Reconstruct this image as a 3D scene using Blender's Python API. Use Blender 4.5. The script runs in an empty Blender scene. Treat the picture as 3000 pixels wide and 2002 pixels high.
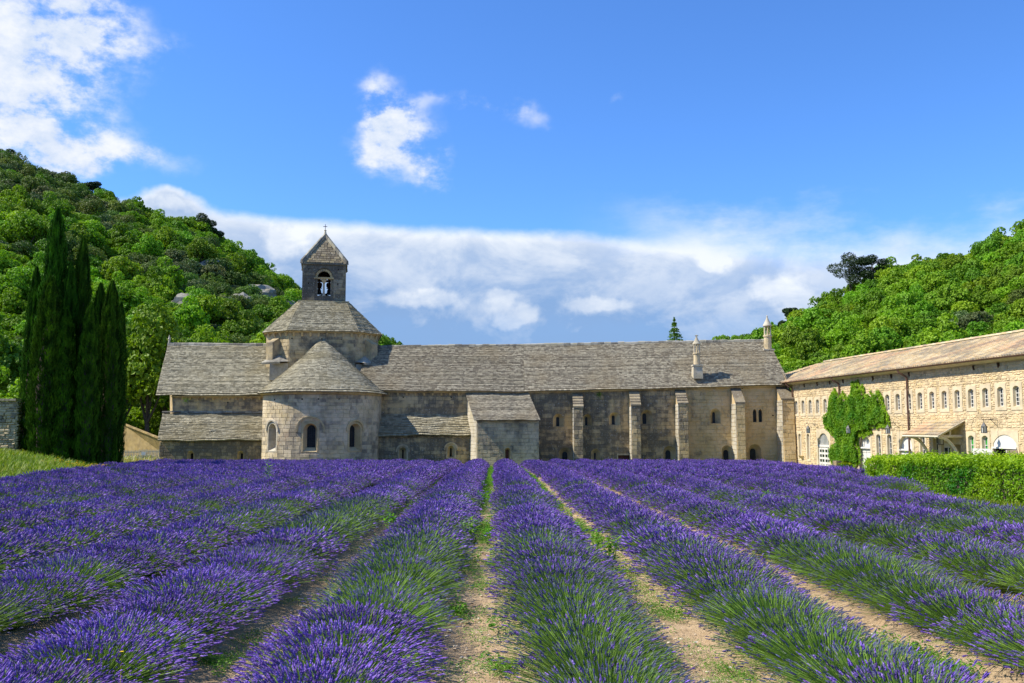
import bpy, math, random
import numpy as np
from mathutils import Vector, Matrix, noise as mnoise
from mathutils.geometry import tessellate_polygon

scene = bpy.context.scene
COL = scene.collection
rnd = random.Random(7)
rng = np.random.default_rng(7)
rad = math.radians

# ------------------------------------------------------------------ camera
F = 2700.0
PITCH = math.atan(253.0 / F)
CAM = Vector((0.0, 0.0, 1.95))
cd = bpy.data.cameras.new('camera'); cam = bpy.data.objects.new('camera', cd); COL.objects.link(cam)
cd.sensor_width = 36.0; cd.lens = 36.0 * F / 3000.0; cd.clip_start = 0.1; cd.clip_end = 6000.0
cam.location = CAM; cam.rotation_euler = (math.pi / 2 + PITCH, 0, 0)
scene.camera = cam

# ------------------------------------------------------------------ exposure, sun
vs = scene.view_settings
vs.view_transform = 'Standard'; vs.look = 'None'; vs.gamma = 1.0; vs.use_curve_mapping = False
vs.exposure = 0.66
SUN_DIR = Vector((0.66, 0.07, -0.75)).normalized()      # the way the light travels
SUN_STRENGTH = 4.4
sd = bpy.data.lights.new('sun', 'SUN'); sd.energy = SUN_STRENGTH; sd.angle = rad(0.5); sd.color = (1.0, 0.95, 0.86)
sun = bpy.data.objects.new('sun', sd); COL.objects.link(sun)
sun.rotation_euler = SUN_DIR.to_track_quat('-Z', 'Y').to_euler(); sun.location = (-60, -10, 60)

def P(px, py, Y):
    """the point at depth Y that stands where pixel (px, py) of the photograph looks"""
    cx = (px - 1500.0) / F; cy = (1001.0 - py) / F
    d = Vector((cx, math.cos(PITCH) - cy * math.sin(PITCH), math.sin(PITCH) + cy * math.cos(PITCH)))
    return CAM + d * (Y / d.y)

# ------------------------------------------------------------------ node helper
class NT:
    def __init__(s, tree): s.t = tree; s.n = tree.nodes; s.l = tree.links
    def new(s, kind, **kw):
        n = s.n.new(kind)
        for k, v in kw.items(): setattr(n, k, v)
        return n
    def put(s, sock, v):
        if v is None: return
        if isinstance(v, bpy.types.NodeSocket): s.l.new(v, sock)
        else:
            try: sock.default_value = v
            except Exception: sock.default_value = (v, v, v) if len(sock.default_value) == 3 else (v, v, v, 1)
    def m(s, op, a, b=None, c=None, clamp=False):
        n = s.new('ShaderNodeMath', operation=op, use_clamp=clamp)
        s.put(n.inputs[0], a)
        if b is not None: s.put(n.inputs[1], b)
        if c is not None: s.put(n.inputs[2], c)
        return n.outputs[0]
    def vm(s, op, a, b=None):
        n = s.new('ShaderNodeVectorMath', operation=op); s.put(n.inputs[0], a)
        if b is not None: s.put(n.inputs[1], b)
        return n.outputs[0]
    def noise(s, vec, scale, detail=4.0, rough=0.55, dist=0.0, out='Fac'):
        n = s.new('ShaderNodeTexNoise'); s.put(n.inputs['Vector'], vec); s.put(n.inputs['Scale'], scale)
        n.inputs['Detail'].default_value = detail; n.inputs['Roughness'].default_value = rough; n.inputs['Distortion'].default_value = dist
        return n.outputs[out]
    def ramp(s, v, lo, hi, a=0.0, b=1.0, smooth=True):
        n = s.new('ShaderNodeMapRange', interpolation_type='SMOOTHSTEP' if smooth else 'LINEAR')
        s.put(n.inputs[0], v); n.inputs[1].default_value = lo; n.inputs[2].default_value = hi
        n.inputs[3].default_value = a; n.inputs[4].default_value = b
        return n.outputs[0]
    def mix(s, f, a, b, blend='MIX'):
        n = s.new('ShaderNodeMix', data_type='RGBA', blend_type=blend)
        s.put(n.inputs[0], f)
        for i, v in ((6, a), (7, b)):
            if isinstance(v, bpy.types.NodeSocket): s.l.new(v, n.inputs[i])
            elif isinstance(v, (int, float)): n.inputs[i].default_value = (v, v, v, 1)
            else: n.inputs[i].default_value = (v[0], v[1], v[2], 1)
        return n.outputs[2]
    def pos(s): return s.new('ShaderNodeNewGeometry').outputs['Position']
    def scale(s, vec, sc):
        n = s.new('ShaderNodeMapping'); s.put(n.inputs[0], vec); n.inputs['Scale'].default_value = sc
        return n.outputs[0]
    def attr(s, name, out='Fac'):
        n = s.new('ShaderNodeAttribute'); n.attribute_name = name; return n.outputs[out]

# ------------------------------------------------------------------ sky with clouds, by direction only
def build_world():
    w = bpy.data.worlds.new('World'); scene.world = w; w.use_nodes = True
    t = NT(w.node_tree); t.n.clear()
    sky = t.new('ShaderNodeTexSky', sky_type='NISHITA'); sky.sun_disc = False
    sky.sun_elevation = math.asin(-SUN_DIR.z)
    sky.sun_rotation = math.atan2(-SUN_DIR.x, -SUN_DIR.y)
    sky.air_density = 1.0; sky.dust_density = 0.3; sky.ozone_density = 3.0; sky.altitude = 400
    base = t.mix(1.0, sky.outputs[0], (0.115 * 0.52, 0.115 * 0.86, 0.115 * 1.32), 'MULTIPLY')
    tc = t.new('ShaderNodeTexCoord').outputs['Generated']
    sep = t.new('ShaderNodeSeparateXYZ'); t.put(sep.inputs[0], tc)
    u = t.m('ARCTAN2', sep.outputs[0], sep.outputs[1])           # azimuth, 0 = north of the field
    v = t.m('ARCSINE', sep.outputs[2])                            # elevation
    comb = t.new('ShaderNodeCombineXYZ'); t.put(comb.inputs[0], u); t.put(comb.inputs[1], v)
    uv = comb.outputs[0]
    def uvpx(px, py):
        U = math.atan((px - 1500) / F); return U, math.atan((1254 - py) / F * math.cos(U))
    warp = t.noise(uv, 7.0, 5, 0.6, out='Color')
    w2 = t.vm('SUBTRACT', warp, (0.5, 0.5, 0.5))
    wuv = t.vm('ADD', uv, t.vm('MULTIPLY', w2, (0.10, 0.08, 0)))
    sepw = t.new('ShaderNodeSeparateXYZ'); t.put(sepw.inputs[0], wuv)
    wu, wv = sepw.outputs[0], sepw.outputs[1]
    fb = t.noise(t.scale(uv, (1, 1.5, 1)), 16.0, 8, 0.62)
    fine = t.noise(t.scale(uv, (1, 1.3, 1)), 45.0, 6, 0.6)
    def blob(px, py, rx, ry, amp=1.0, ang=0.0):
        U, V = uvpx(px * 1.2766, py * 1.2766); rx = rx * 1.2766 / F; ry = ry * 1.2766 / F
        du = t.m('SUBTRACT', wu, U); dv = t.m('SUBTRACT', wv, V)
        c, s_ = math.cos(ang), math.sin(ang)
        a = t.m('ADD', t.m('MULTIPLY', du, c / rx), t.m('MULTIPLY', dv, s_ / rx))
        b = t.m('ADD', t.m('MULTIPLY', du, -s_ / ry), t.m('MULTIPLY', dv, c / ry))
        r2 = t.m('ADD', t.m('MULTIPLY', a, a), t.m('MULTIPLY', b, b))
        return t.m('MULTIPLY', t.m('EXPONENT', t.m('MULTIPLY', r2, -1.0)), amp)
    blobs = [(-60, 60, 190, 140, 1.1), (110, 60, 120, 130, .95), (10, 240, 90, 120, 1.0), (210, 30, 90, 60, .7), (355, 75, 55, 45, .42), (405, 110, 28, 22, .3),
             (60, 300, 80, 60, .8), (225, 310, 70, 70, .75), (300, 345, 140, 42, .85), (150, 365, 70, 28, .7),
             (878, 205, 44, 66, 1.05), (888, 248, 40, 52, .9), (855, 325, 66, 55, 1.0), (900, 270, 50, 66, 1.0), (960, 345, 66, 64, .85), (985, 395, 44, 30, .7), (975, 215, 66, 22, .55),
             (1150, 235, 100, 26, .6), (1215, 262, 64, 24, .45), (1400, 205, 30, 16, .42), (1090, 245, 44, 18, .45)]
    tot = None
    for b in blobs:
        g = blob(*b); tot = g if tot is None else t.m('ADD', tot, g)
    tot = t.m('MULTIPLY', tot, t.ramp(t.m('ADD', t.m('MULTIPLY', fb, 0.7), t.m('MULTIPLY', t.noise(uv, 9.0, 6, 0.6, 0.6), 0.3)), 0.36, 0.62, 0.12, 1.45))
    # open sky outside the frame carries the same kind of scattered cloud
    scat = t.ramp(t.noise(t.scale(uv, (1, 1.6, 1)), 3.1, 7, 0.6), 0.56, 0.72)
    inside = t.m('MULTIPLY', t.ramp(t.m('ABSOLUTE', u), 0.55, 0.75, 1, 0), t.ramp(v, 0.50, 0.65, 1, 0))
    scat = t.m('MULTIPLY', scat, t.m('SUBTRACT', 1.0, inside))
    high = t.m('MAXIMUM', t.ramp(tot, 0.20, 1.75), scat)
    # the long bank: its upper edge falls to the right
    U0, V0 = uvpx(440 * 1.2766, 472 * 1.2766); U1, V1 = uvpx(1500 * 1.2766, 528 * 1.2766)
    edge = t.m('ADD', t.m('MULTIPLY', t.m('SUBTRACT', u, U0), (V1 - V0) / (U1 - U0)), V0)
    hump = blob(400, 470, 70, 60, 0.030)
    right_fall = t.ramp(u, 0.05, 0.25, 0.0, 1.0)
    edge = t.m('ADD', edge, hump)
    edge = t.m('ADD', edge, t.m('MULTIPLY', t.m('SUBTRACT', fb, 0.5), 0.016))
    edge = t.m('SUBTRACT', edge, t.m('ADD', t.m('MULTIPLY', right_fall, 0.016), t.ramp(u, 0.30, 0.50, 0.0, 0.03)))
    d = t.m('SUBTRACT', edge, wv)
    d2 = t.m('SUBTRACT', edge, v)
    sharp = t.ramp(d2, -0.004, 0.012)
    soft = t.m('MULTIPLY', t.ramp(t.m('ADD', d, t.m('MULTIPLY', t.m('SUBTRACT', fb, 0.5), 0.12)), -0.03, 0.085), 0.92)
    soft = t.m('MULTIPLY', t.ramp(t.m('ADD', d, t.m('MULTIPLY', t.m('SUBTRACT', t.noise(t.scale(uv, (1, 2.6, 1)), 7.0, 7, 0.6), 0.5), 0.13)), -0.055, 0.035), 0.97)
    bank = t.mix(right_fall, sharp, soft)
    bank = t.m('MULTIPLY', bank, t.ramp(t.m('ABSOLUTE', u), 1.2, 1.7, 1, 0.5))
    # dark blue gaps low over the roof
    low = t.ramp(v, 0.085, 0.155)
    gaps = t.ramp(t.m('ADD', t.m('MULTIPLY', fb, 0.6), t.m('MULTIPLY', low, 0.5)), 0.30, 0.62, 0.80, 1.0)
    bank = t.m('MULTIPLY', bank, gaps)
    # white billows inside and below the bank
    bill = None
    for b in [(650, 560, 60, 55), (960, 700, 110, 32), (1180, 735, 80, 26), (1390, 708, 110, 26), (1790, 650, 110, 48), (1640, 605, 60, 22), (1150, 690, 50, 22), (420, 480, 60, 28), (1900, 720, 90, 40)]:
        g = blob(*b); bill = g if bill is None else t.m('ADD', bill, g)
    bill = t.ramp(t.m('ADD', bill, t.m('MULTIPLY', t.m('SUBTRACT', t.noise(uv, 22.0, 6, 0.6), 0.5), 1.5)), 0.42, 0.85)
    bank = t.m('MAXIMUM', bank, t.m('MULTIPLY', bill, 0.85))
    # colours
    puff = t.ramp(t.m('ADD', t.m('MULTIPLY', fb, 0.75), t.m('MULTIPLY', fine, 0.25)), 0.36, 0.66)
    depth = t.ramp(d2, 0.0, 0.115, 0.0, 1.0, False)
    puff2 = t.ramp(t.noise(t.scale(uv, (1, 1.7, 1)), 9.0, 6, 0.6, 0.4), 0.40, 0.62)
    rim = t.ramp(d2, 0.0, 0.022, 0.45, 0.0)
    lit = t.m('SUBTRACT', t.m('ADD', t.m('ADD', 0.34, rim), t.m('ADD', t.m('MULTIPLY', puff, 0.22), t.m('MULTIPLY', puff2, 0.36))), t.m('MULTIPLY', depth, 0.62), None, True)
    lit = t.m('ADD', lit, t.m('MULTIPLY', bill, 0.38), None, True)
    bankcol = t.mix(lit, (0.17, 0.28, 0.48), (0.60, 0.63, 0.67))
    highcol = t.mix(puff, (0.38, 0.46, 0.60), (0.60, 0.62, 0.66))
    # behind the bank's holes the low sky is a slate blue cloud base
    lowsky = t.mix(t.ramp(v, 0.06, 0.19), (0.15, 0.27, 0.47), base)
    col = t.mix(bank, t.mix(t.ramp(d2, 0.02, 0.06), base, lowsky), bankcol)
    col = t.mix(high, col, highcol)
    ground = t.ramp(v, -0.05, 0.0)
    col = t.mix(ground, (0.12, 0.12, 0.06), col)
    bg = t.new('ShaderNodeBackground'); t.put(bg.inputs[0], col); bg.inputs[1].default_value = 1.0
    out = t.new('ShaderNodeOutputWorld'); t.l.new(bg.outputs[0], out.inputs[0])
    w.cycles.sampling_method = 'MANUAL'; w.cycles.sample_map_resolution = 1024
build_world()

# ------------------------------------------------------------------ mesh helpers
def mesh_from(name, V, Fc, mat=None, smooth=False, attrs=None):
    """V (n,3); Fc: (m,k) array or list of tuples"""
    me = bpy.data.meshes.new(name)
    V = np.asarray(V, dtype=np.float32).reshape(-1, 3)
    if isinstance(Fc, np.ndarray):
        m, k = Fc.shape
        idx = Fc.astype(np.int32).ravel(); starts = np.arange(m, dtype=np.int32) * k; tot = np.full(m, k, dtype=np.int32)
    else:
        tot = np.array([len(f) for f in Fc], dtype=np.int32)
        idx = np.array([i for f in Fc for i in f], dtype=np.int32)
        starts = np.concatenate([[0], np.cumsum(tot)[:-1]]).astype(np.int32) if len(tot) else np.zeros(0, np.int32)
        m = len(Fc)
    me.vertices.add(len(V)); me.vertices.foreach_set('co', V.ravel())
    me.loops.add(len(idx)); me.loops.foreach_set('vertex_index', idx)
    me.polygons.add(m); me.polygons.foreach_set('loop_start', starts); me.polygons.foreach_set('loop_total', tot)
    me.polygons.foreach_set('use_smooth', np.full(m, bool(smooth)))
    for k, a in (attrs or {}).items():
        a = np.asarray(a, dtype=np.float32)
        if a.ndim == 1:
            at = me.attributes.new(k, 'FLOAT', 'POINT'); at.data.foreach_set('value', a)
        else:
            if a.shape[1] == 3: a = np.concatenate([a, np.ones((len(a), 1), np.float32)], 1)
            at = me.attributes.new(k, 'FLOAT_COLOR', 'POINT'); at.data.foreach_set('color', a.ravel())
    me.update(calc_edges=True)
    if mat: me.materials.append(mat)
    return me

def link(name, data, parent=None, loc=None, **props):
    o = bpy.data.objects.new(name, data); COL.objects.link(o)
    if parent is not None: o.parent = parent
    if loc is not None: o.location = loc
    for k, v in props.items():
        if v: o[k] = v
    return o

def obj(name, V, Fc, mat, parent=None, smooth=False, attrs=None, **props):
    return link(name, mesh_from(name, V, Fc, mat, smooth, attrs), parent, **props)

def empty(name, label=None, category=None, group=None, loc=(0, 0, 0), rotz=0.0):
    e = bpy.data.objects.new(name, None); COL.objects.link(e); e.location = loc; e.rotation_euler = (0, 0, rotz)
    e.empty_display_size = 0.2
    for k, v in (('label', label), ('category', category), ('group', group)):
        if v: e[k] = v
    return e

class MB:
    """collects shapes; build() links them as one mesh"""
    def __init__(s): s.V = []; s.F = []; s.A = []
    def add(s, V, Fc, a=0.5):
        n = len(s.V); s.V.extend([tuple(v) for v in V]); s.F.extend([tuple(i + n for i in f) for f in Fc]); s.A.extend([a] * len(V))
        return s
    def box(s, x0, x1, y0, y1, z0, z1, a=0.5):
        V = [(x0, y0, z0), (x1, y0, z0), (x1, y1, z0), (x0, y1, z0), (x0, y0, z1), (x1, y0, z1), (x1, y1, z1), (x0, y1, z1)]
        return s.add(V, [(0, 3, 2, 1), (4, 5, 6, 7), (0, 1, 5, 4), (1, 2, 6, 5), (2, 3, 7, 6), (3, 0, 4, 7)], a)
    def hexa(s, V, a=0.5):
        return s.add(V, [(0, 3, 2, 1), (4, 5, 6, 7), (0, 1, 5, 4), (1, 2, 6, 5), (2, 3, 7, 6), (3, 0, 4, 7)], a)
    def lathe(s, cx, cy, prof, n=12, a=0.5, sx=1.0):
        V = []; Fc = []
        for r, z in prof:
            for i in range(n):
                t = 2 * math.pi * i / n + 0.001
                V.append((cx + r * sx * math.cos(t), cy + r * math.sin(t), z))
        for j in range(len(prof) - 1):
            for i in range(n):
                k = (i + 1) % n
                Fc.append((j * n + i, j * n + k, (j + 1) * n + k, (j + 1) * n + i))
        Fc.append(tuple(reversed(range(n)))); Fc.append(tuple(range((len(prof) - 1) * n, len(prof) * n)))
        return s.add(V, Fc, a)
    def tube(s, pts, r, n=6, a=0.5):
        pts = [Vector(p) for p in pts]; V = []; Fc = []
        rs = r if isinstance(r, (list, tuple)) else [r] * len(pts)
        for j, p in enumerate(pts):
            d = (pts[min(j + 1, len(pts) - 1)] - pts[max(j - 1, 0)]).normalized()
            up = Vector((0, 0, 1)) if abs(d.z) < 0.9 else Vector((1, 0, 0))
            x = d.cross(up).normalized(); y = d.cross(x)
            for i in range(n):
                t = 2 * math.pi * i / n
                V.append(p + x * rs[j] * math.cos(t) + y * rs[j] * math.sin(t))
        for j in range(len(pts) - 1):
            for i in range(n):
                k = (i + 1) % n
                Fc.append((j * n + i, j * n + k, (j + 1) * n + k, (j + 1) * n + i))
        Fc.append(tuple(reversed(range(n)))); Fc.append(tuple(range((len(pts) - 1) * n, len(pts) * n)))
        return s.add(V, Fc, a)
    def build(s, name, mat, parent=None, smooth=False, **props):
        return obj(name, s.V, s.F, mat, parent, smooth, {'var': s.A}, **props)
# ------------------------------------------------------------------ materials
def new_mat(name, rough=0.85, spec=0.3):
    m = bpy.data.materials.new(name); m.use_nodes = True
    t = NT(m.node_tree); b = t.n['Principled BSDF']
    b.inputs['Roughness'].default_value = rough; b.inputs['Specular IOR Level'].default_value = spec
    return m, t, b

def bump(t, b, h, strength=0.5, dist=0.03):
    n = t.new('ShaderNodeBump'); n.inputs['Strength'].default_value = strength; n.inputs['Distance'].default_value = dist
    t.put(n.inputs['Height'], h); t.l.new(n.outputs[0], b.inputs['Normal'])

def stone(name, tan, dark, bias=0.5, speck=0.3, streak=0.5, pink=False, varw=0.5, xgrad=None, contrast=0.105, tan2=None):
    """weathered limestone: tan ground, dark lichen patches and streaks, pale lichen specks"""
    m, t, b = new_mat(name, 0.92, 0.15)
    p = t.pos()
    big = t.noise(p, 0.42, 7, 0.66, 0.6)
    mid = t.noise(p, 2.6, 6, 0.65)
    st = t.noise(t.scale(p, (1.7, 1.7, 0.16)), 1.5, 6, 0.65)
    fine = t.noise(p, 26.0, 3, 0.6)
    v = t.attr('var')
    f = t.m('ADD', t.m('MULTIPLY', big, 0.52), t.m('MULTIPLY', st, 0.34 * streak * 2 * 0.5))
    f = t.m('ADD', f, t.m('MULTIPLY', mid, 0.26))
    f = t.m('ADD', f, t.m('MULTIPLY', t.m('SUBTRACT', v, 0.5), 0.25 * varw))
    if xgrad:
        sx = t.new('ShaderNodeSeparateXYZ'); t.put(sx.inputs[0], p)
        f = t.m('ADD', f, t.ramp(sx.outputs[0], xgrad[0], xgrad[1], xgrad[2], xgrad[3]))
    mean = 0.5 * (0.52 + 0.34 * streak + 0.26)
    c0 = mean + (0.5 - bias) * 0.30
    dk = t.ramp(f, c0 - contrast, c0 + contrast)
    base = t.mix(t.ramp(t.noise(p, 1.1, 4, 0.6), 0.35, 0.68), tan, tan2 or tuple(c * k for c, k in zip(tan, (0.84, 0.80, 0.66))))
    base = t.mix(t.m('MULTIPLY', v, 0.42 * varw), base, tuple(c * 1.35 for c in tan))
    if pink:
        pk = t.ramp(t.noise(p, 0.55, 3, 0.5), 0.60, 0.72)
        base = t.mix(t.m('MULTIPLY', pk, 0.35), base, (0.34, 0.20, 0.17))
    col = t.mix(t.m('MULTIPLY', dk, 0.92), base, dark)
    if speck > 0:
        sp = t.noise(p, 9.0, 3, 0.7)
        s2 = t.m('MULTIPLY', t.ramp(sp, 0.58, 0.66), t.ramp(mid, 0.36, 0.56))
        col = t.mix(t.m('MULTIPLY', s2, speck), col, (0.52, 0.49, 0.41))
    col = t.mix(t.m('MULTIPLY', t.ramp(fine, 0.3, 0.7), 0.35), col, t.mix(1.0, col, 0.62, 'MULTIPLY'))
    t.l.new(col, b.inputs['Base Color'])
    bump(t, b, t.m('ADD', t.m('MULTIPLY', mid, 0.6), t.m('MULTIPLY', fine, 0.5)), 0.6, 0.05)
    return m

def simple(name, col, rough=0.7, spec=0.3, var=0.12, scale=3.0, metallic=0.0):
    m, t, b = new_mat(name, rough, spec)
    n = t.noise(t.pos(), scale, 5, 0.6)
    c = t.mix(t.ramp(n, 0.3, 0.7), tuple(x * (1 - var) for x in col), tuple(min(1, x * (1 + var)) for x in col))
    t.l.new(c, b.inputs['Base Color']); b.inputs['Metallic'].default_value = metallic
    return m

def slate(name, a, b2, c3, lichen=0.25):
    m, t, b = new_mat(name, 0.95, 0.1)
    p = t.pos(); v = t.attr('var')
    big = t.noise(p, 0.35, 5, 0.6); mid = t.noise(p, 5.0, 5, 0.7)
    f = t.m('ADD', t.m('MULTIPLY', v, 0.62), t.m('MULTIPLY', mid, 0.5))
    col = t.mix(t.ramp(f, 0.25, 0.85), a, b2)
    col = t.mix(t.m('MULTIPLY', t.ramp(big, 0.45, 0.68), lichen), col, c3)
    dk = t.ramp(t.noise(p, 1.6, 6, 0.7), 0.52, 0.68)
    col = t.mix(t.m('MULTIPLY', dk, 0.32), col, tuple(x * 0.45 for x in a))
    sp = t.ramp(t.noise(p, 14.0, 3, 0.7), 0.6, 0.7)
    col = t.mix(t.m('MULTIPLY', sp, 0.35), col, (0.52, 0.50, 0.42))
    t.l.new(col, b.inputs['Base Color'])
    bump(t, b, mid, 0.5, 0.03)
    return m

def leafmat(name, c1, c2, trans=0.3, rough=0.55, dark=0.35, spec=0.25):
    m, t, b = new_mat(name, rough, spec)
    v = t.attr('var'); oi = t.new('ShaderNodeObjectInfo').outputs['Random']
    col = t.mix(v, c1, c2)
    k = t.m('ADD', 1.0 - dark, t.m('MULTIPLY', oi, dark * 2))
    kk = t.new('ShaderNodeCombineXYZ'); t.put(kk.inputs[0], t.m('MULTIPLY', k, t.m('ADD', 0.70, t.m('MULTIPLY', t.m('FRACT', t.m('MULTIPLY', oi, 7.3)), 0.36)))); t.put(kk.inputs[1], k); t.put(kk.inputs[2], k)
    col = t.mix(1.0, col, kk.outputs[0], 'MULTIPLY')
    t.l.new(col, b.inputs['Base Color'])
    tr = t.new('ShaderNodeBsdfTranslucent'); t.l.new(t.mix(1.0, col, (1.15, 1.25, 0.6), 'MULTIPLY'), tr.inputs[0])
    mx = t.new('ShaderNodeMixShader'); mx.inputs[0].default_value = trans
    t.l.new(b.outputs[0], mx.inputs[1]); t.l.new(tr.outputs[0], mx.inputs[2])
    t.l.new(mx.outputs[0], t.n['Material Output'].inputs[0])
    return m

def colattr_mat(name, trans=0.2, rough=0.6, jitter=0.25):
    """colour from the mesh's own 'col' attribute (stems green, flowers violet), with plant to plant variation"""
    m, t, b = new_mat(name, rough, 0.2)
    c = t.attr('col', 'Color'); oi = t.new('ShaderNodeObjectInfo').outputs['Random']
    k = t.m('ADD', 1.0 - jitter, t.m('MULTIPLY', oi, 2 * jitter))
    col = t.mix(1.0, c, k, 'MULTIPLY')
    t.l.new(col, b.inputs['Base Color'])
    tr = t.new('ShaderNodeBsdfTranslucent'); t.l.new(col, tr.inputs[0])
    mx = t.new('ShaderNodeMixShader'); mx.inputs[0].default_value = trans
    t.l.new(b.outputs[0], mx.inputs[1]); t.l.new(tr.outputs[0], mx.inputs[2])
    t.l.new(mx.outputs[0], t.n['Material Output'].inputs[0])
    return m

M = {}
TAN = (0.68, 0.50, 0.26); DARK = (0.145, 0.122, 0.086)
M['wall'] = stone('grey_limestone', TAN, DARK, 0.50, 0.75, 0.9, xgrad=(8.0, 18.0, 0.05, -0.12))
M['wall_left'] = stone('banded_limestone', TAN, (0.13, 0.115, 0.09), 0.45, 0.3, 0.7)
M['wall_low'] = stone('blackened_limestone', TAN, DARK, 0.66, 0.4, 0.9)
M['apse'] = stone('apse_limestone', (0.70, 0.57, 0.37), (0.20, 0.17, 0.125), 0.40, 0.4, 0.5, pink=True)
M['drum'] = stone('drum_limestone', (0.60, 0.47, 0.27), (0.12, 0.105, 0.08), 0.47, 0.35, 0.4)
M['tower'] = stone('tower_limestone', (0.38, 0.33, 0.23), (0.10, 0.09, 0.075), 0.62, 0.6, 0.4)
M['gable'] = stone('gable_limestone', (0.34, 0.28, 0.18), (0.15, 0.12, 0.08), 0.42, 0.8, 0.0, varw=1.0)
M['annex'] = stone('annex_limestone', (0.64, 0.51, 0.31), (0.17, 0.15, 0.11), 0.40, 0.5, 0.7)
M['pale'] = stone('pale_limestone', (0.60, 0.53, 0.40), (0.24, 0.21, 0.16), 0.30, 0.3, 0.4)  # pale stone; also carries painted sunlight on flanks facing left
M['trim'] = stone('carved_limestone', (0.60, 0.46, 0.25), (0.16, 0.13, 0.09), 0.28, 0.2, 0.4)
M['ridge'] = stone('ridge_stone', (0.42, 0.39, 0.31), (0.12, 0.11, 0.09), 0.45, 0.5, 0.0, varw=1.0)
M['slate'] = slate('limestone_slabs', (0.22, 0.195, 0.13), (0.47, 0.42, 0.29), (0.34, 0.28, 0.15), 0.5)
M['slate_brown'] = slate('brown_limestone_slabs', (0.19, 0.16, 0.115), (0.43, 0.38, 0.27), (0.31, 0.245, 0.145), 0.5)
M['rubble'] = stone('cream_rubble', (0.74, 0.57, 0.33), (0.46, 0.35, 0.20), 0.30, 0.15, 0.4, varw=1.2)
M['mortar'] = simple('lime_mortar', (0.62, 0.485, 0.29), 0.95, 0.1, 0.2)
M['render'] = simple('pale_window_render', (0.62, 0.505, 0.32), 0.9, 0.1, 0.14, 1.5)
M['drywall'] = stone('dry_stone', (0.66, 0.52, 0.30), (0.24, 0.20, 0.13), 0.42, 0.3, 0.0, varw=1.4)
M['ochre'] = stone('ochre_render', (0.52, 0.38, 0.17), (0.24, 0.17, 0.08), 0.34, 0.2, 0.3)
M['white'] = simple('white_paint', (0.70, 0.66, 0.56), 0.5, 0.3, 0.04)
M['cream'] = simple('cream_timber', (0.66, 0.58, 0.40), 0.7, 0.2, 0.12)
M['brownmetal'] = simple('brown_gutter_metal', (0.11, 0.055, 0.035), 0.45, 0.4, 0.2)
M['iron'] = simple('dark_iron', (0.02, 0.02, 0.022), 0.5, 0.4, 0.3)
M['bronze'] = simple('dark_bronze', (0.05, 0.045, 0.035), 0.45, 0.5, 0.3)
M['wood'] = simple('dark_timber', (0.085, 0.045, 0.025), 0.8, 0.2, 0.3)
M['reddoor'] = simple('red_brown_door', (0.11, 0.045, 0.03), 0.7, 0.2, 0.3)
M['void'] = simple('painted_dark_interior', (0.012, 0.011, 0.010), 0.9, 0.1, 0.2)  # near-black colour stands for the shade inside openings and belfry
M['glass'] = simple('dark_window_glass', (0.03, 0.034, 0.034), 0.35, 0.08, 0.3)
M['greenglass'] = simple('green_window_glass', (0.05, 0.30, 0.04), 0.4, 0.1, 0.2)  # an even green base colour for two panes
M['bark'] = simple('bark', (0.10, 0.08, 0.06), 0.9, 0.1, 0.3, 8)
M['soil'] = None

# tiles of the long wing
m, t, b = new_mat('canal_tiles', 0.85, 0.15)
p = t.pos(); v = t.attr('var')
n1 = t.noise(t.scale(p, (1, 1, 1)), 0.30, 4, 0.6, 0.8); n2 = t.noise(p, 0.7, 5, 0.65)
c = t.mix(v, (0.48, 0.35, 0.18), (0.74, 0.61, 0.38))
c = t.mix(t.m('MULTIPLY', t.ramp(t.m('ADD', n1, t.m('MULTIPLY', v, 0.12)), 0.56, 0.72), 0.42), c, (0.62, 0.30, 0.16))
c = t.mix(t.m('MULTIPLY', t.ramp(t.m('ADD', n2, t.m('MULTIPLY', v, 0.22)), 0.52, 0.74), 0.65), c, (0.15, 0.13, 0.11))
t.l.new(c, b.inputs['Base Color']); M['tile'] = m

# soil, grass bank, hill floor: one ground sheet
m, t, b = new_mat('field_soil', 0.95, 0.1)
p = t.pos(); sx = t.new('ShaderNodeSeparateXYZ'); t.put(sx.inputs[0], p)
n1 = t.noise(p, 1.2, 6, 0.65); n2 = t.noise(p, 14.0, 6, 0.7); n3 = t.noise(p, 70.0, 3, 0.6)
so = t.mix(t.ramp(n1, 0.3, 0.7), (0.46, 0.315, 0.175), (0.56, 0.41, 0.25))
so = t.mix(t.m('MULTIPLY', t.ramp(n2, 0.45, 0.7), 0.5), so, (0.34, 0.225, 0.12))
so = t.mix(t.m('MULTIPLY', t.ramp(n3, 0.55, 0.72), 0.45), so, (0.66, 0.54, 0.38))
gr = t.mix(t.ramp(n1, 0.3, 0.7), (0.10, 0.15, 0.025), (0.22, 0.20, 0.06))
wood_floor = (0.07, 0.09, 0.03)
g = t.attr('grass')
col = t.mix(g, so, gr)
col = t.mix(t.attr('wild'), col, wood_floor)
t.l.new(col, b.inputs['Base Color'])
bump(t, b, t.m('ADD', n2, t.m('MULTIPLY', n3, 0.4)), 0.9, 0.05)
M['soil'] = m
M['lampglass'] = simple('lantern_glass', (0.55, 0.55, 0.48), 0.3, 0.3, 0.1)
M['rock'] = stone('grey_rock', (0.30, 0.285, 0.24), (0.16, 0.15, 0.13), 0.4, 0.3, 0.3)
M['leaf_bright'] = leafmat('bright_oak_leaves', (0.11, 0.21, 0.008), (0.32, 0.45, 0.016), 0.34, dark=0.22)
M['leaf_mid'] = leafmat('green_oak_leaves', (0.075, 0.165, 0.008), (0.25, 0.37, 0.014), 0.3, dark=0.28)
M['leaf_dark'] = leafmat('holm_oak_leaves', (0.055, 0.11, 0.014), (0.20, 0.25, 0.04), 0.28, dark=0.3)
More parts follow.
